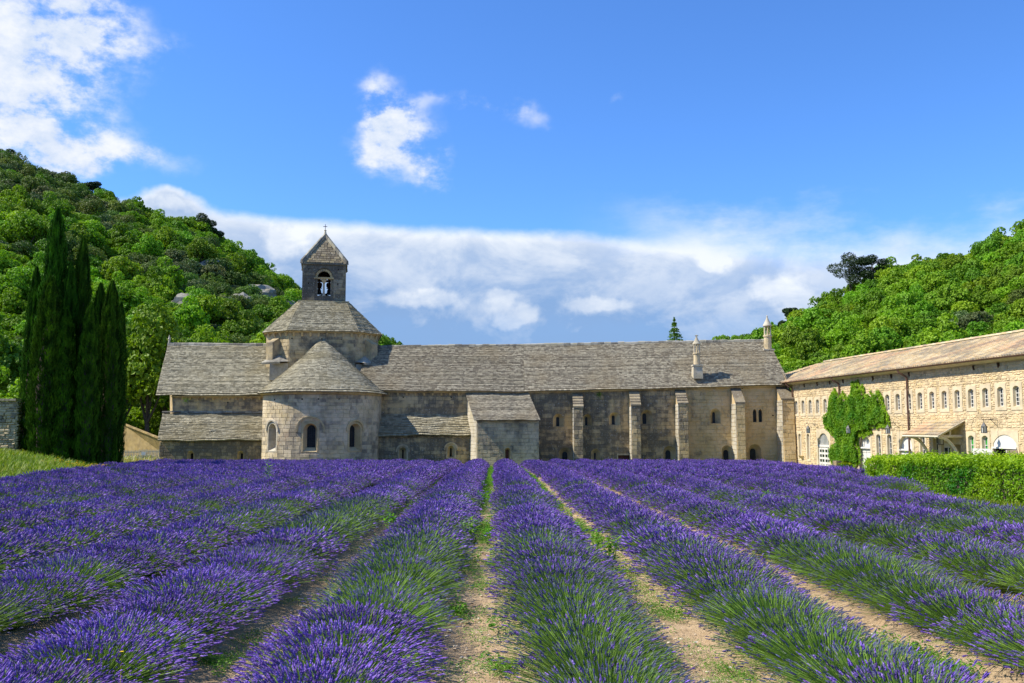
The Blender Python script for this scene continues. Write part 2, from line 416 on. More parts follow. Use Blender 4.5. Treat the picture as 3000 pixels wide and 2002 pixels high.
M['leaf_olive'] = leafmat('olive_grey_leaves', (0.06, 0.09, 0.022), (0.19, 0.21, 0.07), 0.2, dark=0.25)
M['leaf_pine'] = leafmat('pine_needles', (0.018, 0.038, 0.010), (0.06, 0.09, 0.022), 0.12)
M['leaf_cypress'] = leafmat('cypress_sprays', (0.012, 0.042, 0.002), (0.075, 0.17, 0.006), 0.15, 0.7, dark=0.12, spec=0.1)
M['leaf_vine'] = leafmat('creeper_leaves', (0.06, 0.20, 0.006), (0.34, 0.44, 0.012), 0.3, dark=0.05)
M['leaf_hedge'] = leafmat('hedge_leaves', (0.035, 0.17, 0.003), (0.50, 0.52, 0.008), 0.3, 0.5, dark=0.05, spec=0.25)
M['leaf_weed'] = leafmat('weed_leaves', (0.07, 0.20, 0.012), (0.22, 0.38, 0.03), 0.35, dark=0.2)
M['grass'] = leafmat('bank_grass', (0.08, 0.15, 0.006), (0.30, 0.33, 0.02), 0.35, dark=0.25)
M['straw'] = leafmat('dry_grass', (0.30, 0.26, 0.08), (0.58, 0.47, 0.22), 0.3, dark=0.2)
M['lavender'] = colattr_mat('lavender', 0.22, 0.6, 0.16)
M['flower'] = colattr_mat('flowers', 0.2, 0.6, 0.05)
# ------------------------------------------------------------------ terrain
def sstep(a, b, x):
    t = np.clip((x - a) / (b - a), 0, 1); return t * t * (3 - 2 * t)
def field_left(y):
    return np.interp(y, [0, 30, 38, 65, 90], [-12.0, -16.7, -18.7, -24.9, -30.0])
def gz(x, y):
    x = np.asarray(x, float); y = np.asarray(y, float)
    z = -0.9 * (np.clip(y, 0, 65) / 65.0) ** 2
    k = sstep(13.6, 18.0, x) * sstep(8, 20, y)
    z = z * (1 - k) - 0.9 * k
    d = np.clip(field_left(y) - 0.4 - x, 0, None)
    bank = 1.45 * (1 - np.exp(-d * 0.16)) * (1 - sstep(56, 66, y))
    return z + bank
ROW0, ROWS, ROWT = 0.70, 1.80, -0.0191
def frac_row(x, y):
    r = (x - ROW0 - ROWT * y) / ROWS
    return r - np.round(r)

def build_ground():
    def axis(pts):
        out = []
        for (a, b, s) in pts: out += list(np.arange(a, b, s))
        return np.array(out)
    xs = axis([(-3000, -400, 400), (-400, -60, 30), (-60, -24, 2), (-24, -9, 0.6), (-9, -4.2, 0.2), (-4.2, 5.4, 0.06), (5.4, 9, 0.2), (9, 30, 0.8), (30, 60, 3), (60, 400, 30), (400, 3001, 400)])
    ys = axis([(-600, -20, 80), (-20, 2, 2), (2, 5, 0.15), (5, 13, 0.06), (13, 24, 0.14), (24, 70, 0.5), (70, 110, 4), (110, 400, 30), (400, 4001, 400)])
    X, Y = np.meshgrid(xs, ys)
    Z = gz(X, Y)
    n = np.zeros_like(X)
    near = (np.abs(X) < 12) & (Y > 2) & (Y < 40)
    idx = np.argwhere(near)
    for (i, j) in idx:
        x, y = X[i, j], Y[i, j]
        n[i, j] = 0.035 * mnoise.noise((x * 1.6, y * 1.6, 0)) + 0.026 * mnoise.noise((x * 7, y * 7, 3)) + 0.018 * mnoise.noise((x * 19, y * 19, 5))
    fr = np.abs(frac_row(X, Y))
    inf = (X > field_left(Y)) & (X < 19) & (Y < 65.5) & (Y > -2)
    Z = Z + n + np.where(inf, 0.07 * sstep(0.34, 0.12, fr) , 0)
    out_f = 1 - (sstep(0, 0.6, X - field_left(Y) + 0.3) * sstep(65.9, 65.2, Y) * sstep(19.4, 18.6, X))
    hedge_strip = sstep(11.6, 12.2, X) * sstep(35.0, 34.0, Y)
    grass = np.clip(np.maximum(out_f, hedge_strip), 0, 1)
    wild = sstep(80, 95, Y)
    far = sstep(150, 3000, np.hypot(X, Y))
    h, w = X.shape
    V = np.stack([X, Y, Z], -1).reshape(-1, 3)
    a = np.arange(h * w).reshape(h, w)
    Fq = np.stack([a[:-1, :-1], a[:-1, 1:], a[1:, 1:], a[1:, :-1]], -1).reshape(-1, 4)
    obj('ground', V, Fq, M['soil'], smooth=True, attrs={'grass': grass.ravel(), 'wild': wild.ravel()}, kind='structure')
build_ground()

LEFT_PROF = [(-900, 250), (-400, 330), (0, 437), (190, 510), (320, 568), (420, 607), (510, 638), (613, 676), (664, 722), (766, 785), (843, 830), (880, 880), (1000, 960), (1120, 1010), (1400, 1120), (1800, 1215)]
RIGHT_PROF = [(1850, 1160), (2000, 1060), (2130, 1010), (2250, 972), (2300, 945), (2360, 920), (2425, 880), (2553, 817), (2655, 779), (2745, 753), (2872, 728), (3000, 664), (3300, 560), (3900, 420)]
def hill_point(side, px, v):
    """px picks the bearing, v runs 0 at the foot, 1 on the crest, on to 1.5 behind it"""
    prof = LEFT_PROF if side == 'left' else RIGHT_PROF
    py = np.interp(px, [p[0] for p in prof], [p[1] for p in prof])
    if side == 'left': yr, yf = 205.0, 92.0
    else: yr, yf = np.interp(px, [2000, 3300], [190, 150]), np.interp(px, [2000, 2500, 3300], [96, 90, 80])
    top = P(px, py, yr); base = P(px, 1254, yf)
    zt = max(top.z - 4.6, 0.5)
    if v <= 1:
        e = v ** 0.92 + 0.035 * math.sin(v * math.pi) 
        y = base.y + (top.y - base.y) * v; x = base.x + (top.x - base.x) * v
        z = -0.95 + (zt + 0.95) * e
    else:
        y = top.y + (v - 1) * 160; x = top.x * (1 + (v - 1) * 0.6); z = zt * (1 - (v - 1) * 1.2)
    z += 1.2 * math.sin(min(v, 1) * math.pi) * mnoise.noise((x * 0.03, y * 0.03, 7 if side == 'left' else 9))
    return Vector((x, y, z))
for side, x0, x1 in (('left', -900, 1800), ('right', 1850, 3900)):
    nu, nv = 60, 26
    V = [hill_point(side, x0 + (x1 - x0) * i / nu, j / nv * 1.5) for j in range(nv + 1) for i in range(nu + 1)]
    Fh = [(j * (nu + 1) + i, j * (nu + 1) + i + 1, (j + 1) * (nu + 1) + i + 1, (j + 1) * (nu + 1) + i) for j in range(nv) for i in range(nu)]
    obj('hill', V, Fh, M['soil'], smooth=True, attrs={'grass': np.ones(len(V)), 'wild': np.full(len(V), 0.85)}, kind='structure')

# ------------------------------------------------------------------ wall, window and roof builders
def flat_map(ax, ay, bx, by):
    A = Vector((ax, ay)); d = Vector((bx - ax, by - ay)); L = d.length; d.normalize(); n = Vector((d.y, -d.x))
    def mp(u, v, o=0.0): return (A.x + d.x * u + n.x * o, A.y + d.y * u + n.y * o, v)
    mp.L = L; mp.d = d; mp.n = n
    mp.u_of = lambda x, y=None: (x - A.x) / d.x if abs(d.x) > 0.5 else (y - A.y) / d.y
    return mp
def cyl_map(cx, cy, R):
    def mp(u, v, o=0.0):
        a = u / R; r = R + o
        return (cx + r * math.sin(a), cy - r * math.cos(a), v)
    return mp

def arch(uc, v0, w, h, n=10, kind='round'):
    """closed outline, counter-clockwise from bottom right"""
    r = w / 2; pts = [(uc + r, v0)]
    if kind == 'round':
        for i in range(n + 1):
            a = math.pi * i / n; pts.append((uc + r * math.cos(a), v0 + h - r + r * math.sin(a)))
    elif kind == 'segment':                       # shallow arch
        rise = w * 0.24; R = (r * r + rise * rise) / (2 * rise); a0 = math.asin(r / R)
        for i in range(n + 1):
            a = math.pi / 2 - a0 + 2 * a0 * i / n; pts.append((uc + R * math.cos(a), v0 + h - R + R * math.sin(a)))
    elif kind == 'pointed':
        for i in range(n // 2 + 1):
            a = math.radians(62) * i / (n // 2); pts.append((uc - r + w * math.cos(a), v0 + h - w * 0.87 + w * math.sin(a)))
        for i in range(n // 2, -1, -1):
            a = math.radians(62) * i / (n // 2); 
            if i < n // 2: pts.append((uc + r - w * math.cos(a), v0 + h - w * 0.87 + w * math.sin(a)))
    else:
        pts.append((uc + r, v0 + h)); pts.append((uc - r, v0 + h))
    pts.append((uc - r, v0))
    out = [pts[0]]
    for q in pts[1:]:
        if abs(q[0] - out[-1][0]) + abs(q[1] - out[-1][1]) > 1e-5: out.append(q)
    return out

def plate(mp, rect, hole, o):
    u0, u1, v0, v1 = rect
    outer = [(u0, v0), (u1, v0), (u1, v1), (u0, v1)]
    polys = [[Vector((u, v, 0)) for u, v in outer], [Vector((u, v, 0)) for u, v in hole]]
    tris = tessellate_polygon(polys)
    pts = outer + list(hole)
    Fc = []
    for a, b_, c in tris:
        A, B, C = pts[a], pts[b_], pts[c]
        cr = (B[0] - A[0]) * (C[1] - A[1]) - (B[1] - A[1]) * (C[0] - A[0])
        Fc.append((a, b_, c) if cr > 0 else (a, c, b_))
    return [mp(u, v, o) for u, v in pts], Fc

def window(parent, mp, uc, v0, w, h, wi=None, hi=None, vi=None, depth=0.45, mg=(0.18, 0.18, 0.12), mat='trim', pane='glass',
           bars=None, kind='round', kind_i=None, duc=0.0, name='window', hood=0.0, frame=None, proud=0.018, plate_on=True, barmat='iron', label=None, rmat=None):
    """an opening cut through the wall: face stones, splayed reveal, pane, bars; returns the rectangle it takes out of the wall"""
    wi = wi or w; hi = hi or h; vi = v0 if vi is None else vi; kind_i = kind_i or kind
    n = 10 if kind in ('round', 'segment') else 8
    out = arch(uc, v0, w, h, n, kind); inn = arch(uc + duc, vi, wi, hi, n, kind_i)
    rect = (uc - w / 2 - mg[0], uc + w / 2 + mg[0], v0 - mg[2], v0 + h + mg[1])
    V, Fc = plate(mp, rect, out, proud)
    mb = MB().add(V, Fc)
    r = rect                                                    # the plate's own thickness
    c = [(r[0], r[2]), (r[1], r[2]), (r[1], r[3]), (r[0], r[3])]
    V = [mp(u, v, proud) for u, v in c] + [mp(u, v, -0.03) for u, v in c]
    mb.add(V, [(0, 4, 5, 1), (1, 5, 6, 2), (2, 6, 7, 3), (3, 7, 4, 0)])
    root = mb.build(name, M[mat], parent, label=label)
    k = len(out); assert k == len(inn), (k, len(inn))
    V = [mp(u, v, proud) for u, v in out] + [mp(u, v, -depth) for u, v in inn]
    Fc = [(i, k + i, k + (i + 1) % k, (i + 1) % k) for i in range(k)]
    MB().add(V, Fc).build('reveal', M[rmat or mat], root)
    V = [mp(u, v, -depth + 0.004) for u, v in inn]
    MB().add(V, [tuple(range(k))]).build('pane', M[pane], root)
    lo, hi_ = vi, vi + hi
    if frame:
        fw = 0.035; f_in = arch(uc + duc, vi + fw, wi - 2 * fw, hi - 2 * fw, n, kind_i)
        fb = MB(); V = [mp(u, v, -depth + 0.05) for u, v in inn] + [mp(u, v, -depth + 0.05) for u, v in f_in]
        fb.add(V, [(i, (i + 1) % k, k + (i + 1) % k, k + i) for i in range(k)])
        V = [mp(u, v, -depth + 0.05) for u, v in f_in] + [mp(u, v, -depth) for u, v in f_in]
        fb.add(V, [(i, (i + 1) % k, k + (i + 1) % k, k + i) for i in range(k)])
        fb.build('frame', M[frame], root)
    if bars:
        nx, ny, t_ = bars; bb = MB()
        def bar(ua, ub, va, vb):
            V = [mp(ua, va, -depth + 0.02), mp(ub, va, -depth + 0.02), mp(ub, va, -depth + 0.045), mp(ua, va, -depth + 0.045),
                 mp(ua, vb, -depth + 0.02), mp(ub, vb, -depth + 0.02), mp(ub, vb, -depth + 0.045), mp(ua, vb, -depth + 0.045)]
            bb.hexa(V)
        for i in range(nx):
            u = uc + duc - wi / 2 + wi * (i + 1) / (nx + 1); bar(u - t_, u + t_, lo, hi_ - abs(u - uc - duc) * 0.9 * (kind_i == 'round') - 0.02)
        for j in range(ny):
            v = lo + (hi - wi * 0.25) * (j + 1) / (ny + 1); bar(uc + duc - wi / 2, uc + duc + wi / 2, v - t_, v + t_)
        bb.build('glazing_bar', M[barmat], root)
    if hood:
        hb = MB(); n2 = 18; vs_ = v0 + h - w / 2; V = []
        for i in range(n2 + 1):
            a = -0.12 + (math.pi + 0.24) * i / n2
            for (rr, oo) in ((hood, proud), (hood, 0.11), (hood + 0.11, 0.13), (hood + 0.13, proud)):
                V.append(mp(uc + rr * math.cos(a), vs_ + rr * math.sin(a), oo))
        Fc = [(4 * i + j, 4 * i + j + 1, 4 * i + j + 5, 4 * i + j + 4) for i in range(n2) for j in range(3)] + [(0, 3, 2, 1), (4 * n2, 4 * n2 + 1, 4 * n2 + 2, 4 * n2 + 3)]
        hb.add(V, Fc).build('hood_mould', M[mat], root)
    return rect

def wall(parent, mp, u0, u1, v0, v1, rects, mat, step=None, o=0.0, name='wall', top=None, **kw):
    us = {u0, u1}; vs_ = {v0, v1}
    for r in rects: us |= {r[0], r[1]}; vs_ |= {r[2], r[3]}
    us = sorted(u for u in us if u0 <= u <= u1); vs_ = sorted(v for v in vs_ if v0 <= v <= v1)
    if step:
        o_ = []
        for a, b_ in zip(us[:-1], us[1:]):
            k = max(1, math.ceil((b_ - a) / step)); o_ += [a + (b_ - a) * i / k for i in range(k)]
        us = o_ + [us[-1]]
    mb = MB()
    idx = {}
    V = []
    for i, u in enumerate(us):
        for j, v in enumerate(vs_):
            vv = v if not top or j < len(vs_) - 1 else top(u)
            idx[i, j] = len(V); V.append(mp(u, vv, o))
    Fc = []
    for i in range(len(us) - 1):
        for j in range(len(vs_) - 1):
            um = (us[i] + us[i + 1]) / 2; vm = (vs_[j] + vs_[j + 1]) / 2
            if any(r[0] < um < r[1] and r[2] < vm < r[3] for r in rects): continue
            Fc.append((idx[i, j], idx[i + 1, j], idx[i + 1, j + 1], idx[i, j + 1]))
    mb.add(V, Fc)
    return mb.build(name, M[mat], parent, **kw)

def free_spans(u0, u1, v0, v1, rects):
    sp = [(u0, u1)]
    for r in rects:
        if r[2] < v1 - 0.01 and r[3] > v0 + 0.01:
            o_ = []
            for a, b_ in sp:
                if r[1] <= a or r[0] >= b_: o_.append((a, b_)); continue
                if r[0] - a > 0.06: o_.append((a, r[0]))
                if b_ - r[1] > 0.06: o_.append((r[1], b_))
            sp = o_
    return sp

def block_shape(mp, u0, u1, v0, v1, o, bev=0.012, jag=0.0):
    j = lambda: rnd.uniform(-jag, jag)
    c = [(u0 + j(), v0 + j()), (u1 + j(), v0 + j()), (u1 + j(), v1 + j()), (u0 + j(), v1 + j())]
    cu = (u0 + u1) / 2; cv = (v0 + v1) / 2
    fr = []
    for (u, v) in c:
        fr.append((u + (bev if u < cu else -bev), v + (bev if v < cv else -bev)))
    V = [mp(u, v, -0.02) for u, v in c] + [mp(u, v, o * 0.55) for u, v in c] + [mp(u, v, o + j() * 0.2) for u, v in fr]
    Fc = [(8, 9, 10, 11)]
    for i in range(4):
        k = (i + 1) % 4; Fc += [(i, k, 4 + k, 4 + i), (4 + i, 4 + k, 8 + k, 8 + i)]
    return V, Fc

def masonry(parent, mp, u0, u1, v0, v1, rects, mat, ch=(0.24, 0.32), bw=(0.35, 0.7), gap=0.026, o=(0.006, 0.022), n_single=0, single='stone_block', key=None, jag=0.0, bev=0.012, top=None, stuff='stonework'):
    """courses of stones; the n_single that show largest are objects, the rest one mesh"""
    blocks = []
    v = v0
    while v < v1 - 0.08:
        hgt = min(rnd.uniform(*ch), v1 - v)
        u = u0 - rnd.uniform(0, bw[0])
        while u < u1:
            w_ = rnd.uniform(*bw)
            a, b_ = max(u, u0), min(u + w_, u1)
            if b_ - a > 0.07:
                for (p0, p1) in free_spans(a, b_, v, v + hgt, rects):
                    if p1 - p0 > 0.07 and (not top or v + hgt < top((p0 + p1) / 2)): blocks.append((p0, p1, v, v + hgt))
            u += w_
        v += hgt
    def size(b_):
        q = mp((b_[0] + b_[1]) / 2, (b_[2] + b_[3]) / 2); s = (b_[1] - b_[0]) * (b_[3] - b_[2]) / (q[1] ** 2)
        vis = abs(q[0] / q[1]) < 0.57 and (q[2] - 1.95) / q[1] > -0.038
        if key and not key(q): vis = False
        return -s if vis else 0
    blocks.sort(key=size)
    rest = MB()
    for i, (a, b_, c, d) in enumerate(blocks):
        gap = max(gap, 0.024); V, Fc = block_shape(mp, a + gap / 2, b_ - gap / 2, c + gap / 2, d - gap / 2, rnd.uniform(*o) + 0.018, bev, jag)
        sh = rnd.random()
        if i < n_single and size((a, b_, c, d)) < 0:
            ctr = Vector(V[8])
            obj(single, [Vector(q) - ctr for q in V], Fc, M[mat], parent, attrs={'var': np.full(len(V), sh)}).location = ctr
        else: rest.add(V, Fc, sh)
    if rest.V: rest.build(stuff, M[mat], parent, kind='stuff')

def quad_surf(A, B, C, D):
    """s 0..1 along the eave A-B, t 0..1 up to the ridge D-C"""
    A, B, C, D = map(Vector, (A, B, C, D))
    def f(s, t): return A.lerp(B, s).lerp(D.lerp(C, s), t)
    f.w = lambda t: (A.lerp(D, t) - B.lerp(C, t)).length
    f.h = ((A + B) / 2 - (C + D) / 2).length
    n = (B - A).cross(D - A)
    if n.length < 1e-6: n = (B - A).cross(C - A)
    n.normalize(); f.n = lambda s, t: n
    return f
def cone_surf(cx, cy, z0, r0, z1, r1, a0, a1, sag=0.0):
    def f(s, t):
        a = a0 + (a1 - a0) * s; r = r0 + (r1 - r0) * t; 
        return Vector((cx + r * math.sin(a), cy - r * math.cos(a), z0 + (z1 - z0) * t - sag * math.sin(math.pi * t)))
    f.w = lambda t: (a1 - a0) * (r0 + (r1 - r0) * t)
    f.h = math.hypot(r0 - r1, z1 - z0)
    sl = math.atan2(r0 - r1, z1 - z0)
    def nn(s, t):
        a = a0 + (a1 - a0) * s
        return Vector((math.sin(a) * math.cos(sl), -math.cos(a) * math.cos(sl), math.sin(sl)))
    f.n = nn
    return f
def slab_roof(parent, f, mat='slate', course=0.135, sw=(0.22, 0.55), th=0.05, name='roof_slabs', under='roof', seg=1, wob=0.03, seed=0, n_single=0):
    r = random.Random(seed + 11); th *= 1.35; wob *= 1.5; sw = (sw[0] * .6, sw[1] * .62)
    nc = max(2, int(f.h / course)); dt = 1.0 / nc
    V = []; Fc = []; A = []
    ph = [r.uniform(0, 6.28) for _ in range(3)]
    def wobble(s, t): return wob * (math.sin(s * 9 + ph[0] + t * 3) + 0.7 * math.sin(s * 23 + ph[1] - t * 7) + 0.5 * math.sin(t * 17 + ph[2] + s * 5)) * 0.5
    for i in range(nc):
        t0 = i * dt - (0.012 if i == 0 else 0); t1 = min(t0 + dt * 1.25, 1.0); W = max(f.w(t0), 0.05)
        s = 0.0
        cofs = r.uniform(-0.012, 0.018); csh = r.uniform(0, 1)
        while s < 1.0:
            w_ = r.uniform(*sw) / W; s1 = min(s + w_, 1.0)
            if s1 - s < 0.3 * sw[0] / W and s > 0: s1 = 1.0
            g = 0.008 / W; a0, a1 = s + g, s1 - g
            n = f.n((s + s1) / 2, t0); k = len(V); sh = 0.8 * r.random() + 0.2 * csh
            lift = th * r.uniform(0.9, 1.12) + cofs; dj = r.uniform(-0.05, 0.05) * dt
            for (ss, tt, hh) in ((a0, t0 + dj, lift), (a1, t0 + dj, lift * r.uniform(0.95, 1.05)), (a1, t1, 0.012), (a0, t1, 0.012), (a0, t0 + dj, -0.01), (a1, t0 + dj, -0.01)):
                q = f(ss, min(max(tt, 0 if i else -0.02), 1.0)) + n * (hh + wobble(ss, t0 if tt < t1 else t1)); V.append(tuple(q)); A.append(sh)
            fs = [(0, 1, 2, 3), (4, 5, 1, 0), (4, 0, 3), (5, 2, 1)]
            if n_single > 0 and 0.12 < s < 0.88 and rnd.random() < 0.9:
                n_single -= 1; ctr = Vector(V[k]); vv = [Vector(q_) - ctr for q_ in V[k:]]; del V[k:]; del A[k:]
                obj('roof_slab', vv, fs, M[mat], parent, attrs={'var': np.full(6, sh)}).location = ctr
            else: Fc += [tuple(k + q_ for q_ in f_) for f_ in fs]
            s = s1
    obj(name, V, Fc, M[mat], parent, attrs={'var': A}, kind='stuff')
    U = []; UF = []; nu, nv = 16, 10
    for j in range(nv + 1):
        for i in range(nu + 1):
            q = f(i / nu, j / nv) + f.n(i / nu, j / nv) * (-0.035 + wobble(i / nu, j / nv) * 0.6); U.append(tuple(q))
    UF = [(j * (nu + 1) + i, j * (nu + 1) + i + 1, (j + 1) * (nu + 1) + i + 1, (j + 1) * (nu + 1) + i) for j in range(nv) for i in range(nu)]
    return obj(under, U, UF, M[mat], parent, attrs={'var': np.full(len(U), 0.15)})
def ridge(parent, a, b_, r=0.16, n_len=0.55, mat='ridge', name='ridge_stone', single=True):
    a, b_ = Vector(a), Vector(b_); L = (b_ - a).length; d = (b_ - a) / L; k = int(L / n_len); n = Vector((0, 0, 1)); side = d.cross(n).normalized()
    for i in range(k):
        p0 = a + d * (L * i / k + 0.01); p1 = a + d * (L * (i + 1) / k - 0.01); j = rnd.uniform(-0.02, 0.03)
        V = []
        for p in (p0, p1):
            for (ss, zz) in ((-r, -r * 0.7), (-r * 0.75, r * 0.45), (0, r * 0.85), (r * 0.75, r * 0.45), (r, -r * 0.7)): V.append(p + side * ss + n * (zz + j))
        Fc = [(m_, m_ + 1, m_ + 6, m_ + 5) for m_ in range(4)] + [(4, 3, 2, 1, 0), (5, 6, 7, 8, 9)]
        ctr = (p0 + p1) / 2
        obj(name, [q - ctr for q in V], Fc, M[mat], parent, attrs={'var': np.full(10, rnd.random())}).location = ctr

def corbels(parent, mp, us, v, w=0.14, h=0.22, d=0.22, mat='trim'):
    me = None
    for u in us:
        V = [mp(u - w / 2, v - h, 0.0), mp(u + w / 2, v - h, 0.0), mp(u + w / 2, v - h * 0.8, d * 0.3), mp(u - w / 2, v - h * 0.8, d * 0.3),
             mp(u - w / 2, v, 0.0), mp(u + w / 2, v, 0.0), mp(u + w / 2, v, d), mp(u - w / 2, v, d)]
        c = Vector(mp(u, v, 0.0)); mb = MB(); mb.hexa([Vector(q) - c for q in V], rnd.random())
        o_ = mb.build('corbel', M[mat], parent); o_.location = c

def cornice(parent, mp, u0, u1, v0, v1, o, mat='trim', step=None, name='cornice'):
    us = [u0, u1] if not step else list(np.linspace(u0, u1, max(2, int((u1 - u0) / step))))
    mb = MB(); V = []
    for u in us:
        V += [mp(u, v0, 0.0), mp(u, v0, o * 0.6), mp(u, (v0 + v1) / 2, o), mp(u, v1, o), mp(u, v1, 0.0)]
    Fc = [(5 * i + j, 5 * i + 5 + j, 5 * i + 6 + j, 5 * i + 1 + j) for i in range(len(us) - 1) for j in range(4)]
    k = 5 * (len(us) - 1); Fc += [(0, 1, 2, 3, 4), (k + 4, k + 3, k + 2, k + 1, k)]
    mb.add(V, Fc).build(name, M[mat], parent)
def holes(parent, mp, pts, s=0.07):
    for (u, v) in pts:
        V = [mp(u - s, v - s, 0.026), mp(u + s, v - s, 0.026), mp(u + s, v + s, 0.026), mp(u - s, v + s, 0.026), mp(u - s * .9, v - s * .9, -0.1), mp(u + s * .9, v - s * .9, -0.1), mp(u + s * .9, v + s * .9, -0.1), mp(u - s * .9, v + s * .9, -0.1)]
        # a closed dark block; the hollow's shade is put into its colour
        c = Vector(mp(u, v, 0)); V = [Vector(q) - c for q in V]
        obj('putlog_hole', V, [(0, 1, 5, 4), (1, 2, 6, 5), (2, 3, 7, 6), (3, 0, 4, 7), (0, 1, 2, 3)], M['void'], parent).location = c

GB = -1.15            # walls start a little under the ground
# ================================================================== abbey church: apse, transept, drum, bell tower
church = empty('abbey_church', 'grey stone abbey church with rounded apse, low drum and square bell tower', 'church', loc=(-15, 73, -0.9))
church_loc = Vector((-15, 73, -0.9))
_obj = obj
def Z0(o): return o
# children are built in world coordinates, so the Empty carries an inverse
def keep(parent): return parent

XC = P(945.5, 1100, 70.6).x; R = 4.36; YA = 70.6; XCD = P(945.5, 1000, 74.0).x; YL = 70.6
z_eave = P(946, 1146, 65.8).z
apse = cyl_map(XC, YA, R)
rects = []
for deg, hoodr in ((-42.5, 0.72), (1.0, 0.92), (45.0, 0.70)):
    u = math.radians(deg) * R; mid = abs(deg) < 5
    vb = P(946, 1324 if mid else 1322, 66.3 if mid else 67.5).z; vt = P(946, 1241, 66.6).z
    rects.append(window(church, apse, u, vb, 1.02 if mid else 0.98, vt - vb, 0.66, vt - vb - 0.42, vb + 0.30, depth=0.42 if mid else 0.5, mg=(0.14, 0.14, 0.08), mat='pale' if deg < 0 else 'trim',
                        bars=(3, 7, 0.011), hood=hoodr if mid else 0.66, barmat='iron'))
wall(church, apse, -R * math.pi / 2, R * math.pi / 2, GB, z_eave, rects, 'apse', step=0.35, name='apse_wall')
for (xx, ya, yb_) in ((XC - R, 75.0, YA), (XC + R, YA, 75.0)): wall(church, flat_map(xx, ya, xx, yb_), 0, 4.4, GB, z_eave, [], 'apse', name='apse_wall')
masonry(church, apse, -R * 1.5, R * 1.5, -1.0, z_eave - 0.22, rects, 'apse', n_single=300, ch=(0.25, 0.33), bw=(0.38, 0.72), gap=0.016, o=(0.003, 0.016))
cornice(church, apse, -R * 1.5, R * 1.5, z_eave - 0.20, z_eave - 0.01, 0.26, step=0.35)
holes(church, apse, [(-3.0, P(820, 1172, 67.6).z), (-0.55, P(907, 1170, 66.3).z), (0.62, P(986, 1169, 66.3).z), (2.1, P(1059, 1170, 66.6).z)], 0.055)
apex = P(945.5, 993, 74.0)
def apse_surf():
    r = R + 0.40; st = 2.6; arcl = math.pi * r; tot = arcl + 2 * st; ax = Vector((XCD, 74.0, apex.z))
    def eave(s):
        d = s * tot
        if d < st: return Vector((XC - r, YA + st - d, z_eave))
        if d > st + arcl: return Vector((XC + r, YA + d - st - arcl, z_eave))
        a = (d - st) / r - math.pi / 2; return Vector((XC + r * math.sin(a), YA - r * math.cos(a), z_eave))
    def f(s, t):
        q = eave(s).lerp(ax, t * 0.995); q.z -= 0.12 * math.sin(math.pi * t); return q
    f.w = lambda t: tot * (1 - t * 0.99); f.h = 6.6
    def nn(s, t):
        a = eave(max(s - .01, 0)); b_ = eave(min(s + .01, 1)); n = (b_ - a).cross(ax - eave(s)).normalized(); return n if n.z > 0 else -n
    f.n = nn; return f
rf = apse_surf()
slab_roof(church, rf, 'slate', 0.14, (0.2, 0.5), 0.045, name='roof_slabs', under='apse_roof', seed=1, n_single=300)

# transept to the left
XL = P(467, 1290, YL).x; XR = XC - 4.0
low = flat_map(XL, YL, XR, YL)
ze_l = P(600, 1290, YL - .3).z; zt_l = P(600, 1211, YL + 2.4).z
rects = []
for px, w_ in ((565.0, 0.50), (710.5, 0.52)):
    X = (px - 1500) / F * YL; u = X - XL; vt = P(px, 1321, YL).z
    rects.append(window(church, low, u, vt - 1.3, w_, 1.3, 0.17, 0.95, vt - 1.15, depth=0.35, mg=(0.10, 0.12, 0.05), mat='wall_low', rmat='trim', pane='void'))
wall(church, low, 0, low.L, GB, ze_l, rects, 'wall_low', name='lower_wall')
masonry(church, low, 0.02, low.L, -1.0, ze_l - 0.05, rects, 'wall_low', ch=(0.22, 0.34), bw=(0.3, 0.7), o=(0.003, 0.018))
upp = flat_map(XL + 0.05, YL + 2.4, XR, YL + 2.4)
ze_u = P(600, 1160, YL + 2.1).z
wall(church, upp, 0, upp.L, GB, ze_u, [], 'wall_left', name='upper_wall')
masonry(church, upp, 0.02, upp.L, zt_l, ze_u - 0.3, [], 'wall_left', ch=(0.26, 0.34), bw=(0.35, 0.75), o=(0.003, 0.014))
cornice(church, upp, -0.05, upp.L, ze_u - 0.12, ze_u, 0.26)
corbels(church, upp, [0.75 + 0.61 * i for i in range(13)], ze_u - 0.12)
holes(church, upp, [((440 + x / 3.264 - 1500) / F * (YL + 2.4) - XL, P(600, 960 + 718 / 3.264, YL + 2.4).z) for x in (230, 412, 742, 1020)], 0.05)
A = P(462, 1291, YL - .35); B = Vector((XR, YL - .35, A.z + 0.02)); D = Vector((P(476, 1211, YL + 2.38).x, YL + 2.38, zt_l)); C = Vector((XR, YL + 2.38, zt_l))
slab_roof(church, quad_surf(A, B, C, D), 'slate', 0.155, (0.22, 0.55), 0.065, under='lean_to_roof', seed=2, wob=0.05)
ridge(church, D + Vector((0, -0.08, 0.08)), C + Vector((0, -0.08, 0.08)), 0.07, 0.5)
YE = YL + 2.0; YR = YL + 6.4; YB = YR + 4.4
A = P(457, 1157, YE); Dr = P(492, 1009, YR)
A.z = P(600, 1157, YE).z
B = Vector((XR + 1.5, YE, A.z)); C = Vector((XR + 1.5, YR, Dr.z - 0.10)); D = Vector((Dr.x, YR, Dr.z))
slab_roof(church, quad_surf(A, B, C, D), 'slate', 0.14, (0.2, 0.5), 0.05, under='transept_roof', seed=3, wob=0.045)
obj('rear_roof', [D, C, (C.x, YB, A.z), (A.x, YB, A.z)], [(0, 1, 2, 3)], M['slate'], church, attrs={'var': [.4] * 4})
ridge(church, D, C + Vector((-1.0, 0, 0.02)), 0.17)
MB().lathe(D.x + 0.1, YR, [(0.09, D.z), (0.09, D.z + 0.35), (0.13, D.z + 0.42), (0.07, D.z + 0.6), (0.02, D.z + 0.78)], 8).build('finial', M['pale'], church)
